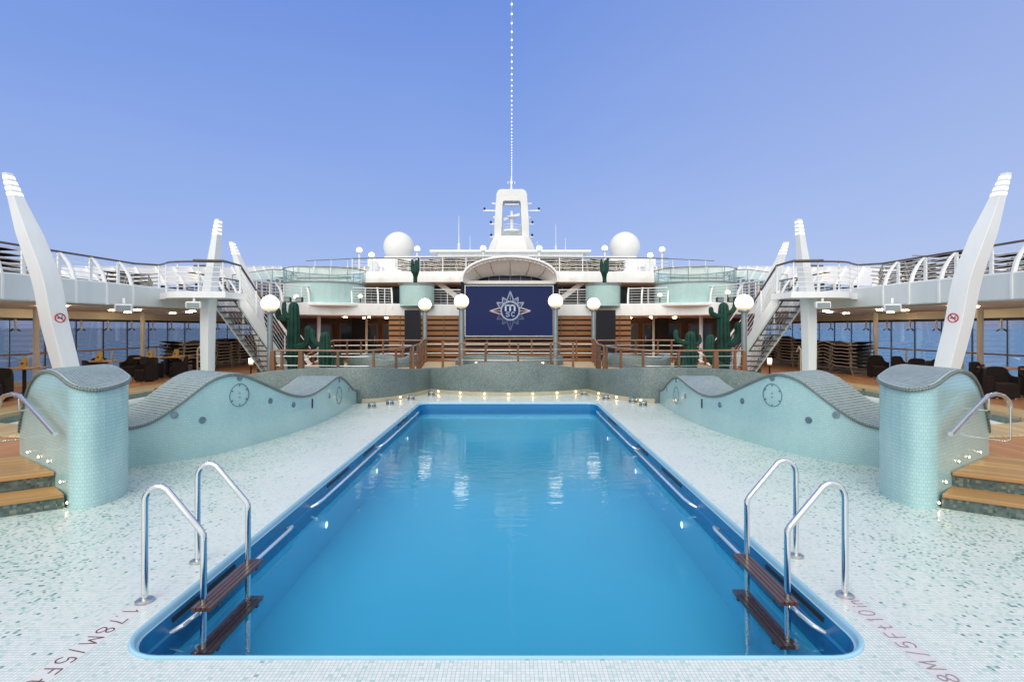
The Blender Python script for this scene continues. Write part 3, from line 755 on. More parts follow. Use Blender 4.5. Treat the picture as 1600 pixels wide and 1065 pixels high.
# ------------------------------------------------------------------ steps, side decks, whirlpools
E = Vector((.83,-.56)).normalized(); A1 = PA + Pa*.0 + Vector((.02,-.02)); A2 = PA + Pa*.42; A3 = PA + Pa*1.72
def deck_side(s):
    LL = 11
    far = [(10.0,9.0),(10.25,10.5),(10.3,12.5),(10.2,14.5),(9.9,15.9),(9.2,16.8),(8.0,17.3),(6.95,17.3)]
    inn = [tuple(A3+E*LL), tuple(A3), (6.1,7.75), (7.2,7.9), (8.6,8.2), (9.5,8.5)] + far + [(6.95,13.5),(0,13.5)]
    poly = inn[:-1] + [(6.95,19.0),(0,19.0),(0,46),(14.2,46),(14.2,tuple(A3+E*LL)[1])]
    b = MB(); b.prism([(s*x,y) for x,y in poly], -.3, ZD)
    o = structure(b.build('side_deck', M['deck']))
    # steps
    where = 'left' if s < 0 else 'right'
    t = thing('steps', 'two teak steps with pebble mosaic risers beside the %s tiled pier' % where, 'steps', (s*5.6,5.9,0))
    yaw = math.atan2(E.y*1, E.x*s)
    for k, (P, Q, z) in enumerate(((A1,A2,.17),(A2,A3,ZD))):
        bb = MB(); bb.prism([(s*p.x,p.y) for p in (P,P+E*LL,Q+E*LL,Q)], (0,.17)[k]-.02, z-.045); bb.build('riser', M['riser'], t)
        nn = Vector((E.y,-E.x)); nn = nn if nn.y < 0 else -nn
        p0 = P+nn*.03
        bb = MB(); bb.prism([(s*p.x,p.y) for p in (p0,p0+E*LL,Q+E*LL,Q)], z-.045, z+.004*k)
        m = wood('step_teak', (.43,.24,.088), axis=0, plank=(.40,.19)[k], rough=.5, gap=(k==1), var=.25, yaw=-yaw)
        bb.build('tread', m, t, bevel=.008)
    # whirlpool behind the wave wall
    t = thing('whirlpool', 'round-edged whirlpool with pale teak curb behind the %s wave wall' % where, 'whirlpool', (s*7.8,12.5,0))
    curb_o = smooth_line([(6.3,7.9),(7.4,7.95),(8.7,8.25),(9.5,8.6),(10.0,9.2),(10.25,10.5),(10.3,12.5),(10.2,14.5),(9.9,15.9),(9.2,16.8),(8.0,17.3),(7.0,17.3)], 4)
    Nn = normals2(curb_o)
    off = lambda d: [(p[0]+Nn[i][0]*d, p[1]+Nn[i][1]*d) for i,p in enumerate(curb_o)]
    ci, cm = off(.75), off(1.05)
    b = MB(); b.grid([[(s*x,y,ZD+.004) for x,y in curb_o],[(s*x,y,ZD+.034) for x,y in off(.02)],[(s*x,y,ZD+.034) for x,y in ci],[(s*x,y,ZD-.03) for x,y in ci]])
    b.build('curb', M['curb'], t)
    b = MB(); b.grid([[(s*x,y,ZD-.03) for x,y in off(.752)],[(s*x,y,.16) for x,y in off(.752)]]); b.build('inner_wall', M['tubgreen'], t)
    b = MB(); b.grid([[(s*x,y,.16) for x,y in off(.752)],[(s*x,y,.20) for x,y in off(.80)],[(s*x,y,.20) for x,y in cm],[(s*x,y,.10) for x,y in cm]]); b.build('white_rim', M['white'], t)
    b = MB(); b.add([(s*x,y,.16) for x,y in off(1.04)], [tuple(range(len(curb_o)))]); b.build('whirlpool_water', M['tubwater'], t)
for s in (-1, 1): deck_side(s)

# ------------------------------------------------------------------ grey mosaic wall behind the pool, platform
GWR = [(0,15.38),(.7,15.45),(1.3,15.62),(1.9,15.90),(2.42,16.22)]
GWL = [(2.42,16.22),(2.62,15.62),(2.90,14.95),(3.25,14.35),(3.62,14.02),(4.05,13.95),(4.6,14.0),(5.3,14.12),(6.1,14.2),(7.0,14.15)]
hs = smooth_line(GWR,5)[:-1] + smooth_line(GWL,5)
def gw_top(x):
    return lerp_table([(0,1.0),(.8,.985),(1.5,.87),(1.95,.80),(2.42,.745),(2.60,.77),(2.9,.84),(3.4,.93),(3.8,.95),(4.6,.93),(5.3,.91),(6.0,.87),(6.5,.83),(7.0,.74)], abs(x))
gw = thing('mosaic_wall', 'curving grey green mosaic wall across the far end of the pool', 'wall', (0,15.4,0))
line = [(-x,y) for x,y in hs[::-1]] + hs[1:]
ztop = [gw_top(x) for x,y in line]
for _ in range(3): ztop = [ztop[0]]+[(ztop[i-1]+2*ztop[i]+ztop[i+1])/4 for i in range(1,len(ztop)-1)]+[ztop[-1]]
b = MB(); Nn = normals2(line)
rows = []
for o, dz in ((0,None),(0,-.03),(.012,-.008),(.03,0),(.24,0),(.26,-.02),(.26,None)):
    rows.append([(p[0]+Nn[i][0]*o, p[1]+Nn[i][1]*o, (0.0 if dz is None else ztop[i]+dz)) for i,p in enumerate(line)])
b.grid(rows); b.build('mosaic_face', M['greywall'], gw, smooth=True, angle=50)
sk = [p for p in line if abs(p[0]) < 3.9]; Ns = normals2(sk)
b = MB(); b.grid([[(p[0]-Ns[i][0]*o, p[1]-Ns[i][1]*o, z) for i,p in enumerate(sk)] for o,z in ((.03,0),(.03,.10),(.0,.115))]); b.build('skirting', M['beige'], gw, smooth=True)
for px, py in ((624.5,618.5),(688.5,611.5),(719,613),(755,614.5),(794,615),(834,614.5),(870,613),(901,611),(936,612.5),(963,617),(1001,621)):
    X = min(sk, key=lambda p: abs(800+(p[0]-.1)*F/p[1]-px)); i = sk.index(X)
    c = Vector((X[0]-Ns[i][0]*.032, X[1]-Ns[i][1]*.032, .072)); n3 = Vector((-Ns[i][0],-Ns[i][1],0)); b = MB()
    b.tube([c,c+n3*.014],.022,10); b.build('floor_light', M['warm'], gw, smooth=True)
# raised platform behind it
inner = [(p[0]+Nn[i][0]*.2, p[1]+Nn[i][1]*.2) for i,p in enumerate(line) if abs(p[0]) <= 6.6]
b = MB(); b.prism(inner + [(6.9,17.5),(6.4,19.0),(4.5,20.2),(-4.5,20.2),(-6.4,19.0),(-6.9,17.5)], -.2, .70)
structure(b.build('raised_platform', M['plat']))

# chrome vent drums on the tiles
vd = [(-3.39,13.15,'nearest of the chrome drum vents at the far left corner of the pool'),(-3.05,13.62,'second chrome drum vent at the far left corner, close behind the nearest'),(-2.68,14.55,'third chrome drum vent along the grey wall on the left'),(-2.26,15.45,'chrome drum vent in the left bend of the grey wall'),
      (3.43,13.40,'nearest of the chrome drum vents at the far right corner of the pool'),(3.30,14.0,'second chrome drum vent at the far right corner, close behind the nearest'),(2.70,14.6,'third chrome drum vent along the grey wall on the right'),(2.22,15.55,'chrome drum vent in the right bend of the grey wall')]
first = None
for x, y, lab in vd:
    if first is None:
        first = thing('drum_vent', lab, 'vent', (x,y,0), 'chrome drum vents by the grey wall')
        b = MB(); b.lathe([(.095,0),(.098,.005),(.098,.028),(.092,.032),(.092,.085),(.098,.09),(.098,.115)],(x,y,0),22); b.build('drum', M['brushed'], first, smooth=True, angle=35)
        b = MB()
        for k in range(11):
            a = 2*PI*k/11; b.box((x+.0935*math.cos(a),y+.0935*math.sin(a),.058),(.006,.03,.036),a)
        b.build('slots', M['dark'], first)
        b = MB(); b.lathe([(.1,.115),(.1,.125),(.085,.138),(.03,.145)],(x,y,0),22); b.build('lid', M['brushed'], first, smooth=True, angle=35)
    else: dup(first, (x,y,0), lab)
# ================================================================== SUPERSTRUCTURE
XW = 13.8
# ------------------------------------------------------------------ side window walls
def window_wall(s):
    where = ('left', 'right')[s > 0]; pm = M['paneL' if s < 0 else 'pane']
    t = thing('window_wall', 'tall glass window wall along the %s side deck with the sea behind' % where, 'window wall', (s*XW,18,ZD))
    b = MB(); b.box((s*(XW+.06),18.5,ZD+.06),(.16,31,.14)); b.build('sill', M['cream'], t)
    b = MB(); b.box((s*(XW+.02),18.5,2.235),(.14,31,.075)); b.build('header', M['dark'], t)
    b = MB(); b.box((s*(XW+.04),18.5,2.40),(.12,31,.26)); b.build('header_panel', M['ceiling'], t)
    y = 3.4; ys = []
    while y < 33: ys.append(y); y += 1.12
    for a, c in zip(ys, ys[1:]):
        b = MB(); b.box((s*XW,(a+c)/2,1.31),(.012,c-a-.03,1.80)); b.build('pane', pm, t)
    for y in ys[4:-2]:
        b = MB(); b.box((s*XW,y,1.31),(.03,.022,1.80)); mu = b.build('mullion', M['dark'], t)
        b = MB(); b.box((s*(XW-.12),y+.05,2.10),(.035,.035,.26)); b.tube([(s*(XW-.12),y+.05,1.97),(s*(XW-.18),y+.0,1.95)],.03,8); b.build('bracket', M['cream'], mu)
        b = MB(); b.bar((s*(XW-.12),y-.02,1.96),(s*(XW-.15),y-.14,1.90),.04,.025); b.bar((s*(XW-.12),y+.08,1.96),(s*(XW-.15),y+.17,1.90),.04,.025); b.build('latch', M['dark'], mu)
    t = thing('window_rail', 'thin wooden handrail on posts in front of the %s window wall' % where, 'railing', (s*13.5,18,ZD))
    b = MB(); b.tube([(s*13.5,3.5,1.26),(s*13.5,33,1.26)],.028,6); b.build('handrail', M['railtop'], t)
    for k in range(13):
        b = MB(); b.box((s*13.5,4.5+2.24*k,.79),(.045,.045,.92)); b.build('post', M['cream'], t)
    for k, d in enumerate((10.4,14.6,18.8,23.0,27.2)):
        o = MB(); o.tube([(s*13.05,d,ZD),(s*13.05,d,2.62)],.075,12); o.lathe([(.11,0),(.11,.04),(.08,.05)],(s*13.05,d,ZD),12)
        if k:
            tag(o.build('deck_column', M['cream'], smooth=True, angle=40, loc=(s*13.05,d,ZD)), '%s round cream column along the %s windows, counted from the front' % (NUM[k-1], where), 'column', 'cream columns by the windows')
for s in (-1, 1): window_wall(s)

# ------------------------------------------------------------------ side balconies
FSC = smooth_line([(10.0,2.5),(10.05,6),(10.1,9),(10.05,11.5),(9.95,13.5),(9.85,15.5),(9.8,17.5),(9.8,20),(9.7,21.6),(9.35,22.9),(8.6,23.7),(7.3,24.4),(5.6,25.1),(3.6,25.7),(1.8,26.0),(0,26.1)], 6)
iS = max(i for i,p in enumerate(FSC) if p[1] <= 20.01)
def fz_top(y): return lerp_table([(8,3.08),(12,3.12),(26,3.14)], y)
def rib(P, nrm, zr, zb, zf, thick, name, mat, parent):
    """curved white blade: from the rail top out over the fascia and down its face; nrm points to the open side"""
    P = Vector((P[0],P[1],0)); nrm = Vector((nrm[0],nrm[1],0)).normalized(); sd = Vector((-nrm.y,nrm.x,0))
    prof = [(-.40,zr,.02),(-.30,zr-.10,.03),(-.19,zr-.25,.036),(-.10,zr-.42,.04),(-.03,zf-.02,.04),(.0,zf-.15,.03),(.0,zb+.12,.025),(.0,zb-.03,.025)]
    vs = []
    for o, z, w in prof:
        c = P + nrm*o + Vector((0,0,z))
        for q, e in ((-1,-1),(1,-1),(1,1),(-1,1)): vs.append(c + sd*(thick/2*q) + nrm*(w*e))
    n = len(prof); fs = [(0,1,2,3),tuple(range(4*n-1,4*n-5,-1))]
    for i in range(n-1):
        for k in range(4): fs.append((4*i+k,4*i+(k+1)%4,4*i+4+(k+1)%4,4*i+4+k))
    b = MB(); b.add(vs, fs); b.build(name, mat, parent, smooth=True, angle=50)
def side_balcony(s):
    where = ('left','right')[s > 0]
    t = thing('side_balcony', 'white balcony with curved ribs running along the %s side of the pool deck' % where, 'balcony', (s*11.9,12,2.6))
    L = [p for p in FSC[:iS+1]]; nn = normals2(L)
    sg = 1 if nn[3][0] < 0 else -1; nn = [(sg*x,sg*y) for x,y in nn]   # towards the pool
    zt = [fz_top(p[1]) for p in L]
    b = MB(); rows = []
    for o, z in ((-.10,0),(-.03,.012),(0,-.02),(.0,-.53),(-.03,-.56),(-.3,-.56)):
        rows.append([(s*(p[0]+nn[i][0]*o), p[1]+nn[i][1]*o, zt[i]+z) for i,p in enumerate(L)])
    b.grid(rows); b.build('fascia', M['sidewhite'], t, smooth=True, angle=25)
    b = MB(); b.grid([[(s*(p[0]+nn[i][0]*-.05),p[1],2.585) for i,p in enumerate(L)],[(s*14.0,p[1],2.52) for p in L]]); b.build('soffit', M['ceiling'], t)
    b = MB(); b.grid([[(s*(p[0]-nn[i][0]*.0+.06),p[1],zt[i]-.06) for i,p in enumerate(L)],[(s*14.0,p[1],zt[i]-.06) for i,p in enumerate(L)]]); b.build('balcony_floor', M['white2'], t)
    b = MB(); b.grid([[(s*(p[0]+.16),p[1],2.575) for i,p in enumerate(L)],[(s*(p[0]+.30),p[1],2.575) for i,p in enumerate(L)],[(s*(p[0]+.30),p[1],2.545) for i,p in enumerate(L)],[(s*(p[0]+.16),p[1],2.545) for i,p in enumerate(L)]]); b.build('soffit_trim', M['offwhite'], t)
    # rails, set back from the lip; the run stops at the stair landing
    def rail_pt(i, z): return (s*(L[i][0]-nn[i][0]*.40), L[i][1]-nn[i][1]*.40, z)
    front = [i for i,p in enumerate(L) if p[1] <= 14.6]
    rear = [i for i,p in enumerate(L) if p[1] >= 16.6]
    for run in (front, rear):
        b = MB(); b.tube([rail_pt(i,3.76) for i in run],.026,8); b.build('handrail', M['darkrail'], t, smooth=True)
        for z in (3.24,3.35,3.46,3.57,3.67):
            b = MB(); b.tube([rail_pt(i,z) for i in run],.011,5); b.build('rail_wire', M['rail_white'], t)
    line = [(p[0],p[1],0) for p in L]
    for q, tt in sample_line(line, .86, .30):
        if 14.3 < q.y < 16.7: continue
        i = min(range(len(L)), key=lambda k: abs(L[k][1]-q.y)); n = (s*nn[i][0], nn[i][1])
        rib((s*q.x,q.y), n, 3.75, 2.60, 3.1, .05, 'rib', M['white'], t)
    for q, tt in sample_line(line, .86, .30):
        if 14.3 < q.y < 16.7: continue
        b = MB(); b.box((s*(q.x+.40),q.y,3.40),(.035,.085,.70)); b.build('post', M['white'], t)
    for x, y in ((11.2,8.6),(11.6,11.2),(11.3,13.4),(12.0,13.6),(11.4,16.2),(12.3,16.4),(11.4,18.8),(12.9,7.4),(12.9,9.6),(12.9,11.8),(13.0,15.0),(13.0,18.0),(12.5,19.6),(10.9,15.0),(10.8,18.0)):  # later half of the list: lamps added to brighten the ceiling and windows
        b = MB(); zz = 2.585-.065*(x-10)/4; b.lathe([(.10,-.03),(.10,-.012),(.09,.02)],(s*x,y,zz),16); b.build('downlight', M['down'], t)
    pass
    # loudspeakers hung under the lip
    for lab, x, y, z, rz in (('grey loudspeaker box under the %s balcony edge, nearer the front', 9.75, 13.4, 2.50, .5),('grey loudspeaker box on the underside of the %s stair landing', 8.42, 14.15, 2.60, .25)):
        u = thing('loudspeaker', lab % where, 'loudspeaker', (s*x,y,z))
        b = MB(); b.box((s*x,y,z),(.38,.20,.19),-s*rz); b.build('cabinet', M['white2'], u, bevel=.04)
        b = MB(); b.box((s*x-math.sin(s*rz)*.102,y-.102*math.cos(rz),z-.005),(.30,.012,.13),-s*rz); b.build('grille', M['polesteel'], u)
        b = MB(); b.bar((s*x,y,z+.10),(s*x+s*.04,y+.05,z+.24),.05,.05); b.build('bracket', M['white2'], u)
for s in (-1, 1): side_balcony(s)

# ------------------------------------------------------------------ tusk pillars with light bands
def pillar(name, label, s, spine, size, yaw, group, sign=None):
    """spine (x,z), size (width,depth) tables at depth y"""
    y = spine[0][2]
    t = thing('tusk_pillar', label, 'pillar', (s*spine[0][0],y,ZD), group)
    pts = smooth_line(spine, 6); R = Matrix.Rotation(s*yaw, 3, 'Z')
    z0, z1 = pts[0][1], pts[-1][1]
    def ring(x, z, grow=0.0):
        u = (z-z0)/(z1-z0); w = lerp_table(size, u) + grow; dp = w*.86
        ch = w*.02; q = []
        for px, py in ((-w/2+ch,-dp/2),(w/2-ch,-dp/2),(w/2,-dp/2+ch),(w/2,dp/2-ch),(w/2-ch,dp/2),(-w/2+ch,dp/2),(-w/2,dp/2-ch),(-w/2,-dp/2+ch)):
            q.append(Vector((s*x,y,z)) + R @ Vector((px,py,0)))
        return q
    b = MB(); rings = [ring(p[0],p[1]) for p in pts]
    b.grid(rings, close=True); b.add(rings[-1], [tuple(range(8))]); b.add(rings[0], [tuple(range(8))])
    b.build('shaft', M['pillar'], t, smooth=True, angle=35)
    for k in range(4):
        zz = z1 - .06 - .105*k
        x = lerp_table([(p[1],p[0]) for p in pts], zz); x2 = lerp_table([(p[1],p[0]) for p in pts], zz-.055)
        bb = MB(); r = [ring(x2,zz-.055,.005), ring(x,zz,.005)]; bb.grid(r, close=True); bb.add(r[1],[tuple(range(8))]); bb.add(r[0],[tuple(range(8))]); bb.build('light_band', M['band'], t)
    if sign:
        zz = sign; x = lerp_table([(p[1],p[0]) for p in pts], zz); u = (zz-z0)/(z1-z0); w = lerp_table(size,u); dxdz = (lerp_table([(p[1],p[0]) for p in pts], zz+.1)-x)/.1
        n = R @ Vector((-s,0,0)); up = Vector((s*dxdz*1.0,0,1)); up = (up - n*up.dot(n)).normalized(); sd = up.cross(n)
        c = Vector((s*x,y,zz)) + R @ Vector((-s*(w/2+.004),0,0))
        sg = thing('no_smoking_sign', 'round red no smoking sign on the %s tusk pillar' % ('left','right')[s>0], 'sign', tuple(c))
        P = lambda a, r, h: c + sd*(r*math.cos(a)) + up*(r*math.sin(a)) + n*h
        bb = MB(); vs = [P(2*PI*k/24,.085,.006) for k in range(24)]; bb.add(vs,[tuple(range(24))]); bb.build('disc', M['rail_white'], sg)
        bb = MB(); bb.tube([P(2*PI*k/28,.082,.008) for k in range(28)],.011,6,closed=True); bb.bar(P(PI*.75,.08,.010),P(-PI*.25,.08,.010),.016,.006,up=tuple(n)); bb.build('red_ring', M['red'], sg)
        bb = MB(); bb.bar(c+sd*-.05+n*.008,c+sd*.045+n*.008,.018,.005,up=tuple(n)); bb.bar(c+sd*.02+up*.02+n*.008,c+sd*.05+up*.05+n*.008,.010,.004,up=tuple(n)); bb.build('cigarette', M['dark'], sg)
    return t
SP1 = [(8.12,ZD),(8.34,1.23),(8.56,2.1),(8.72,2.91),(8.98,3.63),(9.22,4.25),(9.46,4.92)]
SZ1 = [(0,.29),(.25,.34),(.6,.36),(.75,.33),(.88,.215),(1,.13)]
SP2 = [(8.40,ZD),(8.40,1.6),(8.37,2.7),(8.26,3.6),(8.10,5.02)]
SZ2 = [(0,.26),(.35,.30),(.55,.315),(.72,.27),(1,.14)]
for s in (-1, 1):
    where = ('left','right')[s > 0]
    pillar('tusk', 'large white tusk pillar with no smoking sign rising behind the %s tiled pier' % where, s, [(x,z,10.0) for x,z in SP1], SZ1, .35, 'white tusk pillars', sign=2.18)
    pillar('tusk', 'upright white tusk pillar through the %s stair landing' % where, s, [(x,z,14.75) for x,z in SP2], SZ2, .30, 'white tusk pillars')
    pillar('tusk', 'white tusk pillar farther back beyond the %s stairs, leaning outward' % where, s, [(x,z,18.0) for x,z in SP1], SZ1, .35, 'white tusk pillars')

# ------------------------------------------------------------------ landings and stairs
def stairs(s):
    where = ('left','right')[s > 0]; X = lambda x: s*x
    t = thing('staircase', 'white open-tread staircase with landing going down from the %s balcony' % where, 'staircase', (s*8,16,ZD))
    land = smooth_line([(9.98,15.0),(9.6,14.75),(9.2,14.28),(8.5,14.12),(7.62,14.22)],4) + [(7.55,15.2),(8.6,15.25),(8.75,16.2),(9.95,16.6)]
    b = MB(); b.prism([(X(x),y) for x,y in land], 2.80, 2.97); b.build('landing', M['white'], t)
    TOP, BOT, n = Vector((8.15,15.2,2.86)), Vector((7.45,17.3,ZD)), 15
    st = (BOT-TOP)/n; w = .80; ax = Vector((1,0,0))
    P = lambda v: (s*v.x, v.y, v.z)
    for k in range(n):
        c = TOP + st*(k+.5) + Vector((0,0,-st.z*.0)); b = MB(); b.box(P(c),(w,.24,.035)); b.build('tread', M['brown'] if False else M['darkrail'], t)
    for e, h, nm in ((w/2+.03,.20,'stringer'),(-w/2-.03,.42,'stringer')):
        a, c = TOP+ax*e+st*-.4, BOT+ax*e+st*.2
        b = MB(); q = [P(a+Vector((0,0,.12)) ),P(c+Vector((0,0,.12))),P(c+Vector((0,0,.12-h))),P(a+Vector((0,0,.12-h)))]
        d = Vector((s*.03,0,0)); vs = [Vector(p)-d for p in q]+[Vector(p)+d for p in q]
        b.add(vs,[(0,1,2,3),(7,6,5,4),(0,4,5,1),(1,5,6,2),(2,6,7,3),(3,7,4,0)]); b.build(nm, M['white'], t)
    for e in (w/2+.03, -w/2-.03):
        a, c = TOP+ax*e, BOT+ax*e; up = Vector((0,0,.92))
        if e < 0: pts = [P(Vector((8.35,13.98,3.78))),P(Vector((7.70,14.25,3.80))),P(a+up),P(c+up),P(c+up*.3)]
        else: pts = [P(Vector((9.0,15.1,3.76))),P(a+up),P(c+up)]
        b = MB(); b.tube(pts,.03,8); b.build('handrail', M['darkrail'], t, smooth=True)
        for k in range(1,6):
            b = MB(); b.tube([P(a+up*(k/6.2)+Vector((0,0,.1))),P(c+up*(k/6.2)+Vector((0,0,.1)))],.011,5); b.build('rail_wire', M['rail_white'], t)
        for k in (0,4,8,12):
            q = TOP+st*k+ax*e; b = MB(); b.bar(P(q),P(q+up),.04,.04); b.build('post', M['white'], t)
    # landing rail
    rl = [(9.92,14.98),(9.5,14.62),(9.15,14.3),(8.5,14.15),(7.66,14.26)]
    rs = smooth_line(rl,4)
    b = MB(); b.tube([(X(10.35),14.5,3.76)]+[(X(x),y,3.77) for x,y in rs]+[(X(7.66),14.3,3.76)],.026,8); b.build('handrail', M['darkrail'], t, smooth=True)
    for k in range(1,6):
        b = MB(); b.tube([(X(x),y,2.97+.13*k) for x,y in rs],.011,5); b.build('rail_wire', M['rail_white'], t)
    for q, _ in sample_line([(x,y,0) for x,y in rl], .62, .02):
        b = MB(); b.tube([(X(q.x),q.y,2.97),(X(q.x),q.y,3.77)],.020,6); b.build('post', M['white'], t)
for s in (-1, 1): stairs(s)

# ------------------------------------------------------------------ high outer bulwarks
def bulwark(s):
    where = ('left','right')[s > 0]
    t = thing('bulwark', 'high white outer bulwark with dark windows along the %s upper deck' % where, 'bulwark', (s*14,22,2.5))
    top = lambda y: lerp_table([(3,3.15),(12.5,3.3),(14.5,3.55),(16.2,3.86),(20,4.28),(24,4.76),(28,5.22),(33,5.80)], y)
    ys = [3+.5*k for k in range(61)]
    b = MB(); b.grid([[(s*13.80,y,max(fz_top(y)+.45,top(y)-.72)) for y in ys],[(s*14.25,y,top(y)) for y in ys],[(s*14.33,y,top(y)) for y in ys],[(s*14.1,y,max(fz_top(y)+.45,top(y)-.72)) for y in ys]]); b.build('upper_panel', M['bright'], t)
    b = MB(); b.grid([[(s*14.02,y,2.50) for y in ys],[(s*14.02,y,fz_top(y)+.14) for y in ys]]); b.build('lower_panel', M['white2'], t)
    b = MB(); b.tube([(s*14.27,y,top(y)+.01) for y in ys if y > 15],.035,6); b.build('top_rail', M['white'], t)
    for y in [12+1.15*k for k in range(19)]:
        z0, z1 = fz_top(y)-.05, top(y)
        b = MB(); zm = max(fz_top(y)+.45,z1-.72); b.bar((s*13.74,y,z0),(s*13.76,y,zm),.09,.08); b.bar((s*13.76,y,zm),(s*14.21,y,z1),.09,.08); b.build('stanchion', M['white'], t)
    for y in [12.0+1.15*k for k in range(18)]:
        z0, z1 = fz_top(y)+.14, max(fz_top(y)+.45,top(y)-.72)
        b = MB(); b.box((s*14.03,y+.575,(z0+z1)/2),(.02,1.06,z1-z0)); b.build('window', M['blueglass'], t)
        if z1-z0 > .6:
            b = MB(); b.box((s*14.0,y+.575,(z0+z1)/2+.05),(.05,1.02,.05)); b.build('window_bar', M['white'], t)
    for y in (18.6, 23.4):
        z = top(y)-.30; b = MB(); b.sphere((s*13.8,y,z),.11,12,8); b.build('wall_lamp', M['wallglow'], t)
    # closing wall across the stern end of the deck
    b = MB(); b.grid([[(s*14.05,33,ZD),(s*7.2,33.4,ZD)],[(s*14.05,33,5.80),(s*7.2,33.4,5.86)]]); b.build('end_wall', M['white'], t)
    for k in range(6):
        x = 13.3-k*1.05; b = MB(); b.box((s*x,32.93,5.2),(.08,.1,1.2)); b.build('stanchion', M['white'], t)
    for k in range(5):
        x = 12.75-k*1.05; b = MB(); b.box((s*x,32.90,4.05),(.72,.06,.75)); b.build('window', M['darkglass'], t)
for s in (-1, 1): bulwark(s)

# ------------------------------------------------------------------ rear balcony with fascia, soffit, rails
t = thing('rear_balcony', 'white balcony curving round the far end of the deck below the glass drums', 'balcony', (0,25,2.5))
half = FSC[iS:]; full = [(-x,y) for x,y in half] + [(x,y) for x,y in half[::-1]][1:]
nn = normals2(full); sg = 1 if nn[len(nn)//2][1] < 0 else -1; nn = [(sg*x,sg*y) for x,y in nn]
b = MB(); b.grid([[(p[0]+nn[i][0]*o,p[1]+nn[i][1]*o,z if z<3 else fz_top(p[1])+z-3.14) for i,p in enumerate(full)] for o,z in ((-.12,3.14),(0,3.14),(.006,3.10),(.006,2.575),(-.03,2.545),(-.4,2.54))]); b.build('fascia', M['white'], t, smooth=True, angle=25)
b = MB(); b.grid([[(p[0],p[1]+.05,2.545) for p in full],[(p[0]*1.0,31.9,2.545) for p in full]]); b.add([(-14,20,2.548),(-9.7,20,2.548),(-9.7,31.9,2.548),(-14,31.9,2.548)],[(0,1,2,3)]); b.add([(14,20,2.548),(9.7,20,2.548),(9.7,31.9,2.548),(14,31.9,2.548)],[(0,1,2,3)]); b.build('soffit', M['ceiling'], t)
b = MB(); b.grid([[(p[0],p[1]+.1,3.02) for p in full],[(p[0],31.9,3.02) for p in full]]); b.add([(-14,20,3.02),(-9.7,20,3.02),(-9.7,31.9,3.02),(-14,31.9,3.02)],[(0,1,2,3)]); b.add([(14,20,3.02),(9.7,20,3.02),(9.7,31.9,3.02),(14,31.9,3.02)],[(0,1,2,3)]); b.build('balcony_floor', M['deck'], t)
for x in [-8.9+.95*k for k in range(19)] :
    i = min(range(len(full)), key=lambda k: abs(full[k][0]-x)); p = full[i]
    b = MB(); b.box((p[0]+nn[i][0]*.012,p[1]+nn[i][1]*.012,2.82),(.012,.02,.52)); b.build('panel_joint', M['white2'], t)
def rail_run(parent, pts, z0, z1, nw, hm, pm, post_step=1.1, wire=.011, pw=.035, hr=.024):
    b = MB(); b.tube([(x,y,z1) for x,y in pts], hr, 8); b.build('handrail', hm, parent, smooth=True)
    for k in range(1, nw+1):
        b = MB(); z = z0 + (z1-z0)*k/(nw+1); b.tube([(x,y,z) for x,y in pts], wire, 5); b.build('rail_wire', M['rail_white'], parent)
    for q, _ in sample_line([(x,y,0) for x,y in pts], post_step, .02):
        b = MB(); b.box((q.x,q.y,(z0+z1)/2),(pw,pw,z1-z0)); b.build('post', pm, parent)
for a, c in ((-9.9,-7.9),(-7.6,-5.3),(-4.0,-2.1),(2.1,4.0),(5.3,7.6),(7.9,9.9)):
    seg = [(p[0]-nn[i][0]*.25,p[1]-nn[i][1]*.25) for i,p in enumerate(full) if a <= p[0] <= c]
    if len(seg) > 1: rail_run(t, seg, 3.10, 3.86, 5, M['rail_white'], M['rail_white'], .9)
for x in (-9.55,-8.9,-8.3,-7.3,-6.3,-5.75,5.75,6.3,7.3,8.3,8.9,9.55):
    i = min(range(len(full)), key=lambda k: abs(full[k][0]-x)); rib(full[i], nn[i], 3.92, 2.9, 3.14, .07, 'rib', M['white'], t)
for k in range(15):
    x = -8.4+1.2*k
    for y in (26.9, 28.6):
        b = MB(); b.lathe([(.09,-.03),(.09,-.01),(.08,.01)],(x+(.5 if y>28 else 0),y,2.535),14); b.build('downlight', M['down'], t)
for s in (-1,1):
    for k, (x, y) in enumerate(((9.05,25.0),(7.15,26.3),(5.55,26.9))):
        if abs(x) < 9 or True:
            o = MB(); o.tube([(s*x,y,ZD),(s*x,y,2.55)],(.085,.06,.06)[k],12)
            tag(o.build('deck_column', M['white'] if k==0 else M['cream'], smooth=True, loc=(s*x,y,ZD)), ('thick white column under the %s end of the rear balcony','cream column left of the dark doors under the rear balcony, %s','thin cream column nearest the slatted wall under the rear balcony, %s')[k] % (('left side','right side')[s>0] if k else ('left','right')[s>0]), 'column', 'columns under the rear balcony')

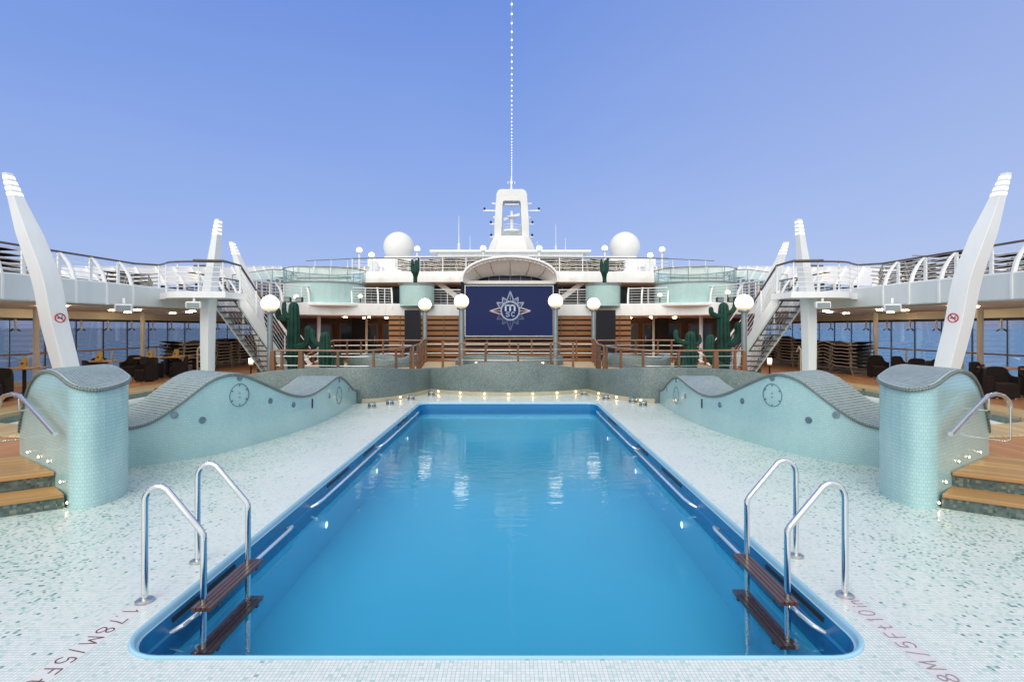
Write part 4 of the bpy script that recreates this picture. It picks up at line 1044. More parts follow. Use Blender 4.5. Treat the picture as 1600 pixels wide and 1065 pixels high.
# ------------------------------------------------------------------ the building at the back, ground storey
t = thing('rear_deckhouse', 'brown panelled deckhouse front with glazed doors under the rear balcony', 'deckhouse', (0,31,ZD))
b = MB(); b.box((0,31.6,1.45),(28.2,.3,2.22)); b.build('wall', M['brown'], t)
for s in (-1,1):
    for x, w, kind in ((11.3,1.5,'g'),(9.5,1.3,'d'),(8.3,.9,'d'),(7.0,1.2,'g'),(5.8,1.0,'d')):
        b = MB(); b.box((s*x,31.40,1.30),(w,.08,1.92)); f = b.build('door_frame' if kind=='d' else 'window_frame', M['door'], t)
        b = MB(); b.box((s*x,31.35,1.32),(w-.22,.03,1.66)); b.build('pane', M['darkglass'] if kind=='d' else M['blueglass'], f)
        if kind == 'd':
            b = MB(); b.bar((s*(x-w*.3),31.31,1.05),(s*(x-w*.3),31.31,1.5),.03,.03); b.build('handle', M['chrome'], f)
    b = MB(); b.box((s*8.85,30.9,1.45),(.7,.5,2.2)); b.build('pier', M['dark'], t)

# second storey: recessed dark glazing
t = thing('upper_deckhouse', 'recessed dark glazed storey behind the rails of the rear balcony', 'deckhouse', (0,30,3.1))
b = MB(); b.box((0,30.6,3.75),(22,.25,1.5)); b.build('glazing', M['darkglass'], t)
for k in range(21):
    x = -10+k; b = MB(); b.box((x,30.44,3.75),(.06,.06,1.5)); b.build('mullion', M['polesteel'], t)
# diagonal stair flights seen either side of the shell
for s in (-1,1):
    t = thing('inner_stair', 'slanting white stair flight behind the rails %s of the screen shell' % ('left','right')[s>0], 'staircase', (s*3.0,28.5,3.1))
    for y in (28.2, 29.1):
        b = MB(); b.bar((s*4.0,y,4.5),(s*2.2,y,3.15),.06,.26); b.build('stringer', M['white'], t)
    for k in range(9):
        u = k/8; b = MB(); b.box((s*(4.0-1.8*u),28.65,4.5-1.35*u),(.24,.84,.035)); b.build('tread', M['white2'], t)
    b = MB(); b.box((s*4.75,29.0,3.8),(.5,.5,1.3)); b.build('lift_post', M['dark'], t)

# ------------------------------------------------------------------ third deck
t = thing('top_deck', 'white top deck edge with rails across the back of the ship', 'ship deck', (0,28,4.4))
arc = [(-8.4+16.8*k/28, 27.9 - .55*math.cos(PI*(-8.4+16.8*k/28)/17)) for k in range(29)]
b = MB(); b.grid([[(x,y+o,z) for x,y in arc] for o,z in ((.5,4.93),(0,4.93),(-.01,4.90),(-.01,4.37),(.03,4.34),(3.6,4.34))]); b.build('fascia', M['white'], t, smooth=True, angle=25)
b = MB(); b.grid([[(x,y+.3,4.9) for x,y in arc],[(x*1.3,38,4.9) for x,y in arc]]); b.add([(-14,33,5.8),(-8,33,5.8),(-8,46,5.8),(-14,46,5.8)],[(0,1,2,3)]); b.add([(14,33,5.8),(8,33,5.8),(8,46,5.8),(14,46,5.8)],[(0,1,2,3)]); b.build('deck_floor', M['white2'], t)
ra = [(x,y+.15) for x,y in arc]
rail_run(t, ra, 4.93, 5.66, 3, M['darkrail'], M['rail_white'], 1.22, .013, .05, .028)
for k, x in enumerate((-6.9,-3.2,3.2,6.9)):
    b = MB(); b.tube([(x,27.25+.2*(abs(x)>5),4.62),(x,27.1+.2*(abs(x)>5),4.6)],.03,6); b.sphere((x,27.05+.2*(abs(x)>5),4.70),.14,12,8,.6); b.build('flood_lamp', M['wallglow'], t)
for s in (-1,1):
    b = MB(); b.tube([(s*11.4,29.5,5.72),(s*8.4,28.4,5.70),(s*7.8,28.0,5.66)],.02,6); b.build('side_handrail', M['darkrail'], t)
    for x in (8.8,9.8,10.8):
        b = MB(); b.tube([(s*x,28.6+.3*(x-8.8),4.9),(s*x,28.6+.3*(x-8.8),5.7)],.018,6); b.build('post', M['rail_white'], t)
    b = MB(); b.box((s*10.6,29.8,4.85),(5.0,1.2,.12)); b.build('side_floor', M['white'], t)
t = thing('sports_deckhouse', 'long low white deckhouse roof behind the top deck rails', 'deckhouse', (0,36,4.9))
b = MB(); b.box((0,37,5.7),(12.6,3.2,1.6)); b.build('wall', M['white2'], t)
b = MB(); b.box((0,36.6,7.02),(10.6,4,.14)); b.build('roof', M['white'], t, bevel=.03)
b = MB(); b.box((0,36.6,6.8),(9.6,3.4,.4)); b.build('roof_base', M['white2'], t)
b = MB(); b.box((0,34.7,6.62),(16.5,.2,.10)); b.build('roof_edge', M['white'], t)
for k in range(13):
    b = MB(); b.box((-6+k,35.36,5.75),(.62,.06,.7)); b.build('window', M['darkglass'], t)
# ================================================================== OBJECTS AT THE FAR END
# ------------------------------------------------------------------ screen, emblem and shell
YS = 24.0
t = thing('video_screen', 'large dark blue video screen showing a silver star emblem', 'video screen', (0,YS,1.6))
zc, sw, sh = wz(485.5,YS), 3.95, 2.24
b = MB(); b.box((-.03,YS+.16,zc),(sw+.46,.26,sh+.42)); b.build('cabinet', M['black'], t)
b = MB()
for c, h in (((0,YS+.02,zc+sh/2+.03),(sw+.10,.05,.05)),((0,YS+.02,zc-sh/2-.03),(sw+.10,.05,.05)),((-sw/2-.03,YS+.02,zc),(.04,.05,sh+.01)),((sw/2+.03,YS+.02,zc),(.04,.05,sh+.01))): b.box((c[0]-.03,c[1],c[2]),h)
b.build('bezel', M['brushed'], t)
b = MB(); b.box((-.03,YS+.005,zc),(sw,.02,sh)); b.build('display', M['navy'], t)
lc = Vector((wx(797.3,YS), YS-.008, wz(485.5,YS)))
def emblem(parent):
    px = YS/F                        # metres per photograph pixel
    spikes = []
    for a, r, wd, kind in ((90,31,6,0),(0,32,5.5,2),(180,32,5.5,2),(270,31,6,1)): spikes.append((a,r,wd,kind))
    for a in (60,120): spikes.append((a,24.5,5.5,0))
    for a in (32,148): spikes.append((a,25,5.5,0))
    for a in (-32,-148): spikes.append((a,25,5.5,1))
    for a in (-60,-120): spikes.append((a,24.5,5.5,1))
    for a, r, wd, kind in spikes:
        a = math.radians(a); u = Vector((math.cos(a),0,math.sin(a))); v = Vector((-math.sin(a),0,math.cos(a)))
        tip, l, rr = lc+u*r*px, lc+u*14*px+v*wd*px, lc+u*14*px-v*wd*px; mid = lc+u*14*px
        m1, m2 = ((M['logo'],M['logo2']),(M['logo2'],M['logo2']),(M['logo3'],M['logo2']))[kind]
        b = MB()
        for p, q, w in ((l,tip,.045),(tip,rr,.045),(mid,tip,.022)): b.bar(p,q,w,.006,up=(0,1,0))
        b.build('star_ray', m1, parent)
        b = MB(); b.add([l+Vector((0,.003,0)),tip+Vector((0,.003,0)),mid+Vector((0,.003,0))],[(0,1,2)]); b.build('ray_facet', m2, parent)
    b = MB(); b.tube([lc+Vector((math.cos(2*PI*k/40),0,math.sin(2*PI*k/40)))*14.2*px for k in range(40)],.035,5,closed=True); b.v=[(x,YS-.008+(y-YS+.008)*.15,z) for x,y,z in b.v]; b.build('emblem_ring', M['logo'], parent)
    def stroke(pts, w, mat, nm):
        b = MB()
        for p, q in zip(pts, pts[1:]):
            P, Q = lc+Vector((p[0],0,p[1]))*px, lc+Vector((q[0],0,q[1]))*px; d = (Q-P).normalized()*w*.3
            b.bar(P-d,Q+d,w,.006,up=(0,1,0))
        b.build(nm, mat, parent)
    n = Vector((0,-.004,0))
    for k, st in enumerate(([(-7.2,.4),(-7.2,8.6)],[(-7.2,7.2),(-5.0,8.8),(-1.8,8.6),(-.2,7.0),(-.2,.4)],[(-.2,7.0),(2.0,8.8),(5.2,8.6),(6.8,6.8),(6.8,.4)])): stroke(st,.075,M['logo4'],'letter_m')
    stroke(smooth_line([(-1.5,-2.6),(-3.6,-1.9),(-6.0,-3.0),(-5.4,-4.7),(-2.6,-5.4),(-1.6,-7.2),(-3.8,-8.6),(-6.2,-7.9)],4),.05,M['logo4'],'letter_s')
    stroke(smooth_line([(6.2,-3.0),(4.4,-2.0),(2.4,-3.2),(2.0,-5.3),(2.6,-7.4),(4.4,-8.5),(6.2,-7.6)],4),.05,M['logo4'],'letter_c')
emblem(t)
# the white shell over the screen
t = thing('screen_shell', 'white clam shaped shell roof over the video screen', 'canopy', (0,23.6,4))
half_w = 75*23.2/F; zb, ztp = wz(440,23.2), wz(401,23.2)
def arch(w, z0, z1, y, n=28, p=.78):
    out = []
    for k in range(n+1):
        a = PI - PI*k/n; out.append((wx(797,23.6)+w*math.copysign(abs(math.cos(a))**1.0,math.cos(a)), y, z0+(z1-z0)*abs(math.sin(a))**p))
    return out
A0, A1_, A2_, A3_ = arch(half_w,zb,ztp,23.2), arch(half_w*.96,zb-.02,wz(409,23.6),23.5), arch(half_w*.90,zb-.05,wz(420,24.2),23.85), arch(half_w*.76,wz(443,24.4),wz(431,24.6),24.3)
b = MB(); b.grid([A0,A1_,A2_,A3_]); sh_o = b.build('shell', M['bright'], t, smooth=True, angle=80)
b = MB(); out = [arch(half_w*1.0,zb,ztp+.0,23.2),arch(half_w*1.01,zb,ztp+.07,23.3),arch(half_w*.99,zb,ztp-.0,23.9),arch(half_w*.85,zb,ztp-.45,25.2)]; b.grid(out); b.build('outer_skin', M['white'], t, smooth=True, angle=80)
b = MB(); b.tube(A0,.055,8); b.build('rim', M['white'], t, smooth=True)
b = MB(); b.tube([(x*.97,y-.02+.10,z-.10) for x,y,z in A0[3:-3]],.022,6); b.build('light_rail', M['rail_white'], t)
for k in range(5,24,1):
    x,y,z = A0[k]; b = MB(); b.sphere((x*.975,y+.06,z-.11),.038,8,6); b.build('spot_lamp', M['rail_white'], t)
for k in (6,10,14,18,22):
    b = MB(); b.tube([Vector(r[k])+Vector((0,-.008,-.008)) for r in (A0,A1_,A2_,A3_)],.009,5); b.build('seam', M['brushed'], t)
b = MB(); b.box((wx(797,24.8),25.0,wz(438,24.8)),(half_w*1.5,.05,.5)); b.build('clerestory', M['tubgreen'] if False else M['blueglass'], t)
for k in range(-3,4):
    b = MB(); b.box((wx(797,24.8)+k*.5,24.95,wz(438,24.8)),(.05,.05,.5)); b.build('clerestory_bar', M['white'], t)
b = MB(); b.bar((wx(724,23.4),23.8,zb+.02),(wx(870,23.4),23.8,zb+.02),.12,.14); b.build('base_beam', M['offwhite'], t)

# ------------------------------------------------------------------ slatted wood wall, line-array panels
t = thing('slatted_wall', 'brown slatted wood wall behind and beside the video screen', 'wall', (0,25,ZD))
def slat_y(x): return 24.75 + .030*x*x*.35
xs = [-5.75+.575*k for k in range(21)]
b = MB(); b.grid([[(x,slat_y(x)+.08,ZD) for x in xs],[(x,slat_y(x)+.08,2.56) for x in xs]]); b.build('backing', M['dark'], t)
z = ZD+.05; k = 0
while z < 2.5:
    h = .175; b = MB(); b.grid([[(x,slat_y(x)+.05,z) for x in xs],[(x,slat_y(x),z+.004) for x in xs],[(x,slat_y(x),min(z+h,2.54)-.004) for x in xs],[(x,slat_y(x)+.05,min(z+h,2.54)) for x in xs]])
    b.build('slat', M['slatwood'], t); z += h+.075
for x in (-4.05,-3.1,-2.4,2.4,3.1,4.05,-5.2,5.2):
    b = MB(); b.box((x,slat_y(x)-.02,1.45),(.03,.03,2.2)); b.build('batten', M['brown'], t)
for s in (-1,1):
    lab = 'tall black speaker panel %s of the video screen' % ('left','right')[s>0]
    t = thing('speaker_panel', lab, 'speaker', (s*4.6,23.6,ZD)); xc = wx(644 if s<0 else 946.5,23.6); w = (24 if s<0 else 31)*23.6/F
    b = MB(); b.box((xc,23.75,(wz(484,23.6)+ZD)/2),(w,.34,wz(484,23.6)-ZD)); b.build('cabinet', M['dark'], t, bevel=.02)
    b = MB(); b.box((xc,23.572,(wz(485,23.6)+.62)/2),(w-.05,.02,wz(485,23.6)-.62)); b.build('grille', M['black'], t)

# ------------------------------------------------------------------ glass-topped drums
def drum(s, xc, yc, r, z0, z1, zg, label, nm):
    t = thing('tiled_drum', label, 'tiled drum', (xc,yc,z0), 'aqua tiled drums on the rear balcony')
    n = 40; b = MB()
    for k in range(n):
        a, c = 2*PI*k/n, 2*PI*(k+1)/n
        b.add([(xc+r*math.cos(a),yc+r*math.sin(a),z0),(xc+r*math.cos(c),yc+r*math.sin(c),z0),(xc+r*math.cos(c),yc+r*math.sin(c),z1),(xc+r*math.cos(a),yc+r*math.sin(a),z1)],[(0,1,2,3)])
        b.uv[len(b.f)-1] = [(a*r,z0),(c*r,z0),(c*r,z1),(a*r,z1)]
    b.build('tiled_side', M['aquapale'], t, smooth=True)
    b = MB(); b.lathe([(r+.02,0),(r+.045,.02),(r+.045,.07),(r-.02,.08),(.02,.08)],(xc,yc,z1-.02),n); b.build('top_ring', M['polesteel'], t, smooth=True, angle=35)
    if zg:
        b = MB(); b.lathe([(r+.0,0),(r+.01,zg-z1-.02)],(xc,yc,z1+.06),n,cap=False); b.build('glass_balustrade', M['aquaglass'], t, smooth=True)
        b = MB(); b.tube([(xc+(r+.02)*math.cos(2*PI*k/n),yc+(r+.02)*math.sin(2*PI*k/n),zg+.05) for k in range(n)],.022,6,closed=True); b.build('handrail', M['polesteel'], t, smooth=True)
        b = MB(); b.tube([(xc+(r-.05)*math.cos(2*PI*k/n),yc+(r-.05)*math.sin(2*PI*k/n),z1+.45*(zg-z1)) for k in range(n)],.012,5,closed=True); b.build('mid_rail', M['polesteel'], t, smooth=True)
        for k in range(14):
            a = 2*PI*k/14+.2; b = MB(); b.tube([(xc+(r-.02)*math.cos(a),yc+(r-.02)*math.sin(a),z1),(xc+(r+.0)*math.cos(a),yc+(r+.0)*math.sin(a),zg+.04)],.014,5); b.build('glass_post', M['polesteel'], t)
    return t
for s in (-1,1):
    side = ('left','right')[s>0]
    drum(s, s*8.95, 25.6, 1.88, 3.02, 4.06, 4.70, 'large aqua tiled drum with a glass balustrade at the %s of the rear balcony' % side, 'a')
    drum(s, s*4.50, 25.55, .83, 3.02, 4.03, None, 'small aqua tiled drum under a cactus sculpture %s of the screen' % side, 'b')
    t = thing('balcony_shelf', 'curved white ledge jutting out below the large %s drum' % side, 'ledge', (s*8.95,24.6,2.9))
    b = MB(); b.lathe([(1.5,2.78),(2.15,2.98),(2.2,3.0),(2.2,3.09),(2.1,3.12)],(s*8.95,25.6,0),40); b.build('ledge', M['white'], t, smooth=True, angle=30)
    # glazed bridge rail from the drum to the bulwark
    t = thing('bridge_rail', 'glass bridge rail between the large %s drum and the outer bulwark' % side, 'railing', (s*11.5,25,4))
    P = [(10.75,25.4,4.76),(11.2,24.9,4.74),(12.4,23.6,4.35)]
    b = MB(); b.tube([(s*x,y,z) for x,y,z in P],.024,6); b.build('handrail', M['polesteel'], t)
    b = MB(); b.grid([[(s*x,y,z-.05) for x,y,z in P],[(s*x,y,z-.62) for x,y,z in P]]); b.build('glass_panel', M['aquaglass'], t)
    b = MB(); b.tube([(s*x,y,z-.64) for x,y,z in P],.035,6); b.build('bottom_rail', M['polesteel'], t)
    for x,y,z in P:
        b = MB(); b.tube([(s*x,y,z),(s*x,y,z-.9)],.016,5); b.build('post', M['polesteel'], t)

# ------------------------------------------------------------------ cacti
def ribbed(parent, pts, radii, name, ribs=9, n=36, depth=.16):
    pts = smooth_line([tuple(p) for p in pts], 6); m = len(pts)
    R = [lerp_table([(i/(len(radii)-1),r) for i,r in enumerate(radii)], k/(m-1)) for k in range(m)]
    P = [Vector(p) for p in pts]; u = None; rows = []
    for i, p in enumerate(P):
        tt = (P[min(i+1,m-1)]-P[max(i-1,0)]).normalized()
        if u is None:
            ref = Vector((0,1,0)) if abs(tt.y)<.9 else Vector((1,0,0)); u = tt.cross(ref).normalized()
        u = (u-tt*u.dot(tt)).normalized(); w = tt.cross(u)
        rows.append([p+(u*math.cos(2*PI*k/n)+w*math.sin(2*PI*k/n))*R[i]*(1-depth+depth*abs(math.cos(ribs*PI*k/n))**.6) for k in range(n)])
    e = (P[-1]-P[-2]).normalized()
    base = rows[-1]
    for a in (25,50,70,84):
        ca, sa = math.cos(math.radians(a)), math.sin(math.radians(a))
        rows.append([P[-1]+(q-P[-1])*ca+e*(R[-1]*sa*1.1) for q in base])
    b = MB(); b.grid(rows, close=True); b.add(rows[-1],[tuple(range(n))]); b.add(rows[0],[tuple(range(n))])
    return b.build(name, M['cactus'], parent, smooth=True, angle=70)
YC = 16.7; Zp = .70
def at(px, py, d=YC): return (wx(px,d), d, wz(py,d))
def cactus(label, trunk, arms, d=YC):
    t = thing('cactus', label, 'cactus', (wx(trunk[0][0],d),d,Zp), 'green cacti behind the railing')
    ribbed(t, [at(x,y,d) for x,y in trunk], [.17,.21,.215,.21,.19,.165], 'trunk', 8, 64, .26)
    for pts, r, dd in arms: ribbed(t, [at(x,y,d+dd) for x,y in pts], r, 'arm', 6, 48, .24)
    return t
cactus('tall green cactus with raised arms behind the railing left of the screen', [(458,577),(458.5,545),(459,510),(459,480)],
       [([(458,497),(449,494),(444,486),(444,475)],[.075,.085,.08,.07],-.1),([(456,500),(444,499),(436,495),(434,486)],[.075,.09,.10,.095],.15),
        ([(460,541),(474,540),(481,530),(481,515)],[.10,.115,.12,.115],-.1),([(456,557),(444,555),(436,545),(434,524)],[.10,.125,.13,.12],.25)])
cactus('short round-topped green cactus beside the tall cactus left of the screen', [(508,577),(508,560),(508,545),(508,527)],
       [([(505,538),(495,537),(489,529),(487,518)],[.075,.085,.085,.08],-.1)])
cactus('small green cactus stump half hidden behind the left wing of the railing', [(527,577),(527,570),(527,566),(527,558)], [])
cactus('tall green cactus with raised arms behind the railing right of the screen', [(1131,577),(1131,545),(1130.5,510),(1130.5,481)],
       [([(1130,494),(1119,493),(1112,489),(1111,483)],[.07,.08,.08,.075],-.1),([(1133,489),(1143,487),(1148,479),(1149,467)],[.07,.08,.075,.07],-.1),
        ([(1133,537),(1145,536),(1154,526),(1153,509)],[.09,.11,.125,.12],-.12),([(1131,574),(1117,566),(1109,552),(1110,530)],[.14,.15,.15,.145],-.15)])
cactus('short green cactus with curled arms left of the tall right-hand cactus', [(1080,577),(1080,560),(1079,540),(1079,526)],
       [([(1078,536),(1065,535),(1057,528),(1056,519)],[.07,.085,.08,.075],-.1),([(1081,538),(1090,537),(1094,532),(1093,525)],[.05,.055,.055,.05],-.12)])
cactus('low dark green cactus lump at the foot of the short right-hand cactus', [(1064,577),(1064,571),(1065,566),(1066,560)], [])
def sculpture(s, label):
    xc, yc, z0 = s*4.55, 25.4, 4.09
    t = thing('cactus_sculpture', label, 'sculpture', (xc,yc,z0))
    P = lambda dx, dz: (xc+dx, yc, z0+dz)
    ribbed(t, [P(0,0),P(.0,.3),P(s*-.02,.6),P(s*-.03,.85)], [.10,.10,.17,.14], 'trunk', 7, 28)
    ribbed(t, [P(-.03,.5),P(-.11,.62),P(-.14,.85),P(-.15,1.15)], [.09,.10,.09,.05], 'arm', 5, 20)
    ribbed(t, [P(.03,.5),P(.11,.65),P(.12,.85),P(.16,1.22)], [.09,.10,.10,.05], 'arm', 5, 20)
    ribbed(t, [P(.0,.7),P(.03,.85),P(.05,1.0),P(.04,1.12)], [.10,.10,.09,.05], 'arm', 5, 20)
sculpture(-1, 'dark green hand-like cactus sculpture on the small drum left of the screen')
sculpture(1, 'dark green hand-like cactus sculpture on the small drum right of the screen')

# ------------------------------------------------------------------ globe lamps
def globe_lamp(label, px, py, d, zb, rad, pr, group, small=False):
    x, z = wx(px,d), wz(py,d)
    t = thing('globe_lamp', label, 'lamp post', (x,d,zb), group)
    b = MB(); b.tube([(x,d,zb),(x,d,z-rad*1.12)],pr,14); b.build('pole', M['rail_white'] if small else M['polesteel'], t, smooth=True, angle=50)
    b = MB(); b.lathe([(pr*1.05,-.02),(rad*.62,.0),(rad*.66,.04),(rad*.58,.07)],(x,d,z-rad*1.06),18); b.build('collar', M['brushed'], t, smooth=True, angle=40)
    if not small:
        b = MB(); b.lathe([(pr*1.9,0),(pr*1.9,.02),(pr*1.1,.03)],(x,d,zb),18); b.build('foot', M['brushed'], t, smooth=True, angle=40)
    b = MB(); b.sphere((x,d,z),rad,28,18); b.build('globe', M['globe'], t, smooth=True, angle=180)
g1 = 'tall globe lamps on steel posts'
globe_lamp('lit globe lamp on a steel post just left of the video screen',721,471,17.7,.70,.245,.083,g1)
globe_lamp('lit globe lamp on a steel post just right of the video screen',868,470.5,17.7,.70,.245,.083,g1)
globe_lamp('lit globe lamp in front of the left black speaker panel',664,476,20.4,.34,.245,.09,g1)
globe_lamp('lit globe lamp in front of the right black speaker panel',927.5,475,20.4,.34,.245,.09,g1)
globe_lamp('lit globe lamp at the foot of the left staircase beside the tall cactus',422,474.5,15.5,.70,.25,.083,g1)
globe_lamp('lit globe lamp at the foot of the right staircase beside the tall cactus',1162.5,473,15.5,.70,.25,.083,g1)
g2 = 'small globe lamps on the top deck'
for lab, px, py, d, zb in (('small globe lamp on the top deck, outermost on the left',561.3,391,29.5,4.9),('small globe lamp on the top deck right of the left radome',651.8,389,29,4.9),('small globe lamp just left of the mast',755,388,29,4.9),
      ('small globe lamp just right of the mast',842.5,388,29,4.9),('small globe lamp on the top deck left of the right radome',945,388,29,4.9),('small globe lamp on the top deck, outermost on the right',1034.5,390,29.5,4.9),
      ('low globe lamp on a stubby cabinet left of the left radome',580.5,398.5,30,4.9),('low globe lamp on a stubby cabinet right of the right radome',1016,399,30,4.9)):
    globe_lamp(lab,px,py,d,zb,.158,.05,g2,True)
for s, px in ((-1,583),(1,1016)):
    x = wx(px,30.2); tt = thing('vent_cabinet','white vent cabinet under a low globe lamp on the %s of the top deck' % ('left','right')[s>0],'cabinet',(x,30.3,4.9))
    b = MB(); b.lathe([(.26,0),(.26,.75),(.20,.85),(.05,.88)],(x,30.4,4.9),18); b.build('drum', M['white'], tt, smooth=True, angle=40)
    b = MB(); b.box((x,30.12,5.3),(.3,.03,.3)); b.build('louvre', M['white2'], tt)

# ------------------------------------------------------------------ teak post railings on the platform
def teak_rail(label, pts, zt, zb, posts, loc, tilt=.0, fat=()):
    """pts plan line with rail height zt(list), posts (index positions along the line as fraction)"""
    t = thing('teak_railing', label, 'railing', loc, 'teak post railings on the raised platform')
    n = len(pts); Z = zt if isinstance(zt,(list,tuple)) else [zt]*n; B = zb if isinstance(zb,(list,tuple)) else [zb]*n
    b = MB(); b.tube([(p[0],p[1],Z[i]) for i,p in enumerate(pts)],.026,8); b.build('handrail', M['railtop'], t, smooth=True)
    for f in (.24,.62):
        b = MB(); b.tube([(p[0],p[1],B[i]+(Z[i]-B[i])*(1-f)) for i,p in enumerate(pts)],.013,6); b.build('rail_bar', M['brushed'], t, smooth=True)
    L = [0]
    for i in range(n-1): L.append(L[-1]+math.hypot(pts[i+1][0]-pts[i][0],pts[i+1][1]-pts[i][1]))
    for j, f in enumerate(posts):
        l = f*L[-1]; i = max(k for k in range(n-1) if L[k] <= l+1e-9); u = (l-L[i])/(L[i+1]-L[i])
        x = pts[i][0]+(pts[i+1][0]-pts[i][0])*u; y = pts[i][1]+(pts[i+1][1]-pts[i][1])*u; z1 = Z[i]+(Z[i+1]-Z[i])*u; z0 = B[i]+(B[i+1]-B[i])*u
        w = .15 if j in fat else .075
        b = MB(); vs = []
        for z, k in ((z0,1.0),(z1-.02,.72)):
            for a, c in ((-1,-1),(1,-1),(1,1),(-1,1)): vs.append((x+a*w/2*k, y+c*w/2*k, z))
        b.add(vs,[(0,3,2,1),(4,5,6,7),(0,1,5,4),(1,2,6,5),(2,3,7,6),(3,0,4,7)]); b.build('post', M['railwood'], t)
    return t
gwo = lambda o: [(p[0]+Nn_g[i][0]*o, p[1]+Nn_g[i][1]*o) for i,p in enumerate(line_g)]
line_g = [(-x,y) for x,y in hs[::-1]] + hs[1:]; Nn_g = normals2(line_g)
G = gwo(.32)
cen = [p for p in G if abs(p[0]) <= 2.12]
teak_rail('teak post railing along the middle of the raised platform under the screen', cen, [1.53+.0*p[0] for p in cen], .70, (0,.145,.34,.565,.80,.985), (0,15.8,.7))
for s in (-1,1):
    side = ('left','right')[s>0]
    w = [(s*abs(p[0]),p[1]) for p in G if 2.75 <= p[0] <= 6.62]
    w.sort(key=lambda p: abs(p[0]))
    zt = [lerp_table([(2.7,1.47),(3.2,1.40),(4,1.37),(5,1.37),(6.7,1.37)],abs(p[0])) for p in w]
    teak_rail('teak post railing on the %s wing of the raised platform in front of the cacti' % side, w, zt, .70, (0,.10,.25,.42,.62,.84,.95,1.0), (s*4.6,14.5,.7), fat=(5,7))
    r = [(s*2.78,15.4),(s*2.72,16.2),(s*2.85,17.3),(s*3.0,18.4),(s*3.1,19.6)]
    teak_rail('short teak railing run going back beside the %s gate of the platform' % side, r, [1.46,1.50,1.55,1.56,1.57], .70, (0,.12,.26,.5,.75,1), (s*2.8,17,.7))
    r = [(s*3.3,19.8),(s*4.4,20.0),(s*5.6,20.0),(s*6.6,19.8)]
    teak_rail('rear teak railing on the %s of the platform facing the deckhouse doors' % side, r, 1.52, .70, (0,.22,.45,.7,.85,1), (s*5,20,.7))
    r = [(s*6.6,19.8),(s*7.2,19.5),(s*7.6,19.2)]
    teak_rail('sloping teak stair rail at the %s rear corner of the platform' % side, r, [1.52,1.15,.85], [.70,.45,.34], (0,.6,1), (s*7,19.4,.5))
    r = [(s*1.9,20.1),(s*2.6,20.15),(s*3.2,20.0)]
    teak_rail('short rear teak railing of the platform below the %s side of the screen' % side, r, 1.58, .70, (0,.5,1), (s*2.5,20.1,.7))
r = [(-1.7,20.15),(-.8,20.2),(0,20.22),(.8,20.2),(1.7,20.15)]
teak_rail('rear teak railing of the platform directly below the video screen', r, 1.56, .70, (0,.25,.5,.75,1), (0,20.2,.7))
# grey mosaic tubs on the platform
def tub(label, xc, yc, rx, ry, z1, humps):
    t = thing('mosaic_tub', label, 'whirlpool tub', (xc,yc,.70)); n = 48; b = MB()
    H = lambda a: z1 + humps*math.cos(3*a)
    rows = [[(xc+rx*k*math.cos(2*PI*i/n),yc+ry*k*math.sin(2*PI*i/n),(H(2*PI*i/n)+dz) if dz is not None else .70) for i in range(n)] for k,dz in ((1,None),(1,-.04),(.98,0),(.82,0),(.80,-.04),(.80,-.25))]
    b.grid(rows, close=True); b.build('tub_wall', M['greywall'], t, smooth=True, angle=50)
    b = MB(); b.add([(xc+rx*.8*math.cos(2*PI*i/n),yc+ry*.8*math.sin(2*PI*i/n),z1-.14) for i in range(n)],[tuple(range(n))]); b.build('tub_water', M['tubwater'], t)
tub('low grey mosaic whirlpool tub in the middle of the platform', 0, 18.6, 1.9, .95, .98, .04)
tub('low grey mosaic whirlpool tub on the left of the platform', -4.3, 17.9, 1.15, .95, 1.02, .08)
tub('low grey mosaic whirlpool tub on the right of the platform', 4.3, 17.9, 1.15, .95, 1.02, .08)
for k, px in enumerate((744,770,823,848)):
    x = wx(px,17.3); o = MB(); o.lathe([(.035,0),(.035,.10),(.045,.105)],(x,17.3,.70),10); tt = thing('path_light','small warm floor light on the platform, %s from the left' % NUM[k],'floor light',(x,17.3,.70),'floor lights on the platform'); o.build('stem', M['dark'], tt)
    b = MB(); b.sphere((x,17.3,.83),.035,10,8); b.build('lens', M['warm'], tt, smooth=True)

# ------------------------------------------------------------------ radomes, mast, aerials, string of lights
for s, px in ((-1,623),(1,976)):
    x, d = wx(px,40), 40; z = wz(386,d); t = thing('radome','big white radome ball on the %s of the top deck' % ('left','right')[s>0],'radome',(x,d,5.8),'big white radomes')
    b = MB(); b.sphere((x,d,z),1.14,40,26); b.build('dome', M['offwhite'], t, smooth=True, angle=180)
    b = MB(); b.lathe([(.75,0),(.75,1.5),(.9,1.6)],(x,d,5.6),20); b.build('pedestal', M['white'], t, smooth=True, angle=40)
    b = MB(); b.box((x,39,6.3),(3.2,3.5,1.2)); b.build('plinth', M['white2'], t)
DM = 45.0; m = lambda px, py, d=DM: (wx(px,d), d, wz(py,d)); xm = wx(799.5,DM)
t = thing('mast', 'tall white radar mast with an open portal and yardarms above the screen', 'mast', (xm,DM,5.8))
b = MB()
prof = [(37,415),(37,399),(35.5,392),(33,384),(30,378),(27,372)]
rows = []
for hw, py in prof:
    z = wz(py,DM); w = hw*DM/F; dp = w*.8; ch = w*.35
    rows.append([(xm-w+ch,DM-dp,z),(xm+w-ch,DM-dp,z),(xm+w,DM-dp+ch,z),(xm+w,DM+dp,z),(xm-w,DM+dp,z),(xm-w,DM-dp+ch,z)])
b.grid(rows, close=True); b.add(rows[-1],[tuple(range(6))]); b.build('mast_base', M['offwhite'], t, smooth=True, angle=30)
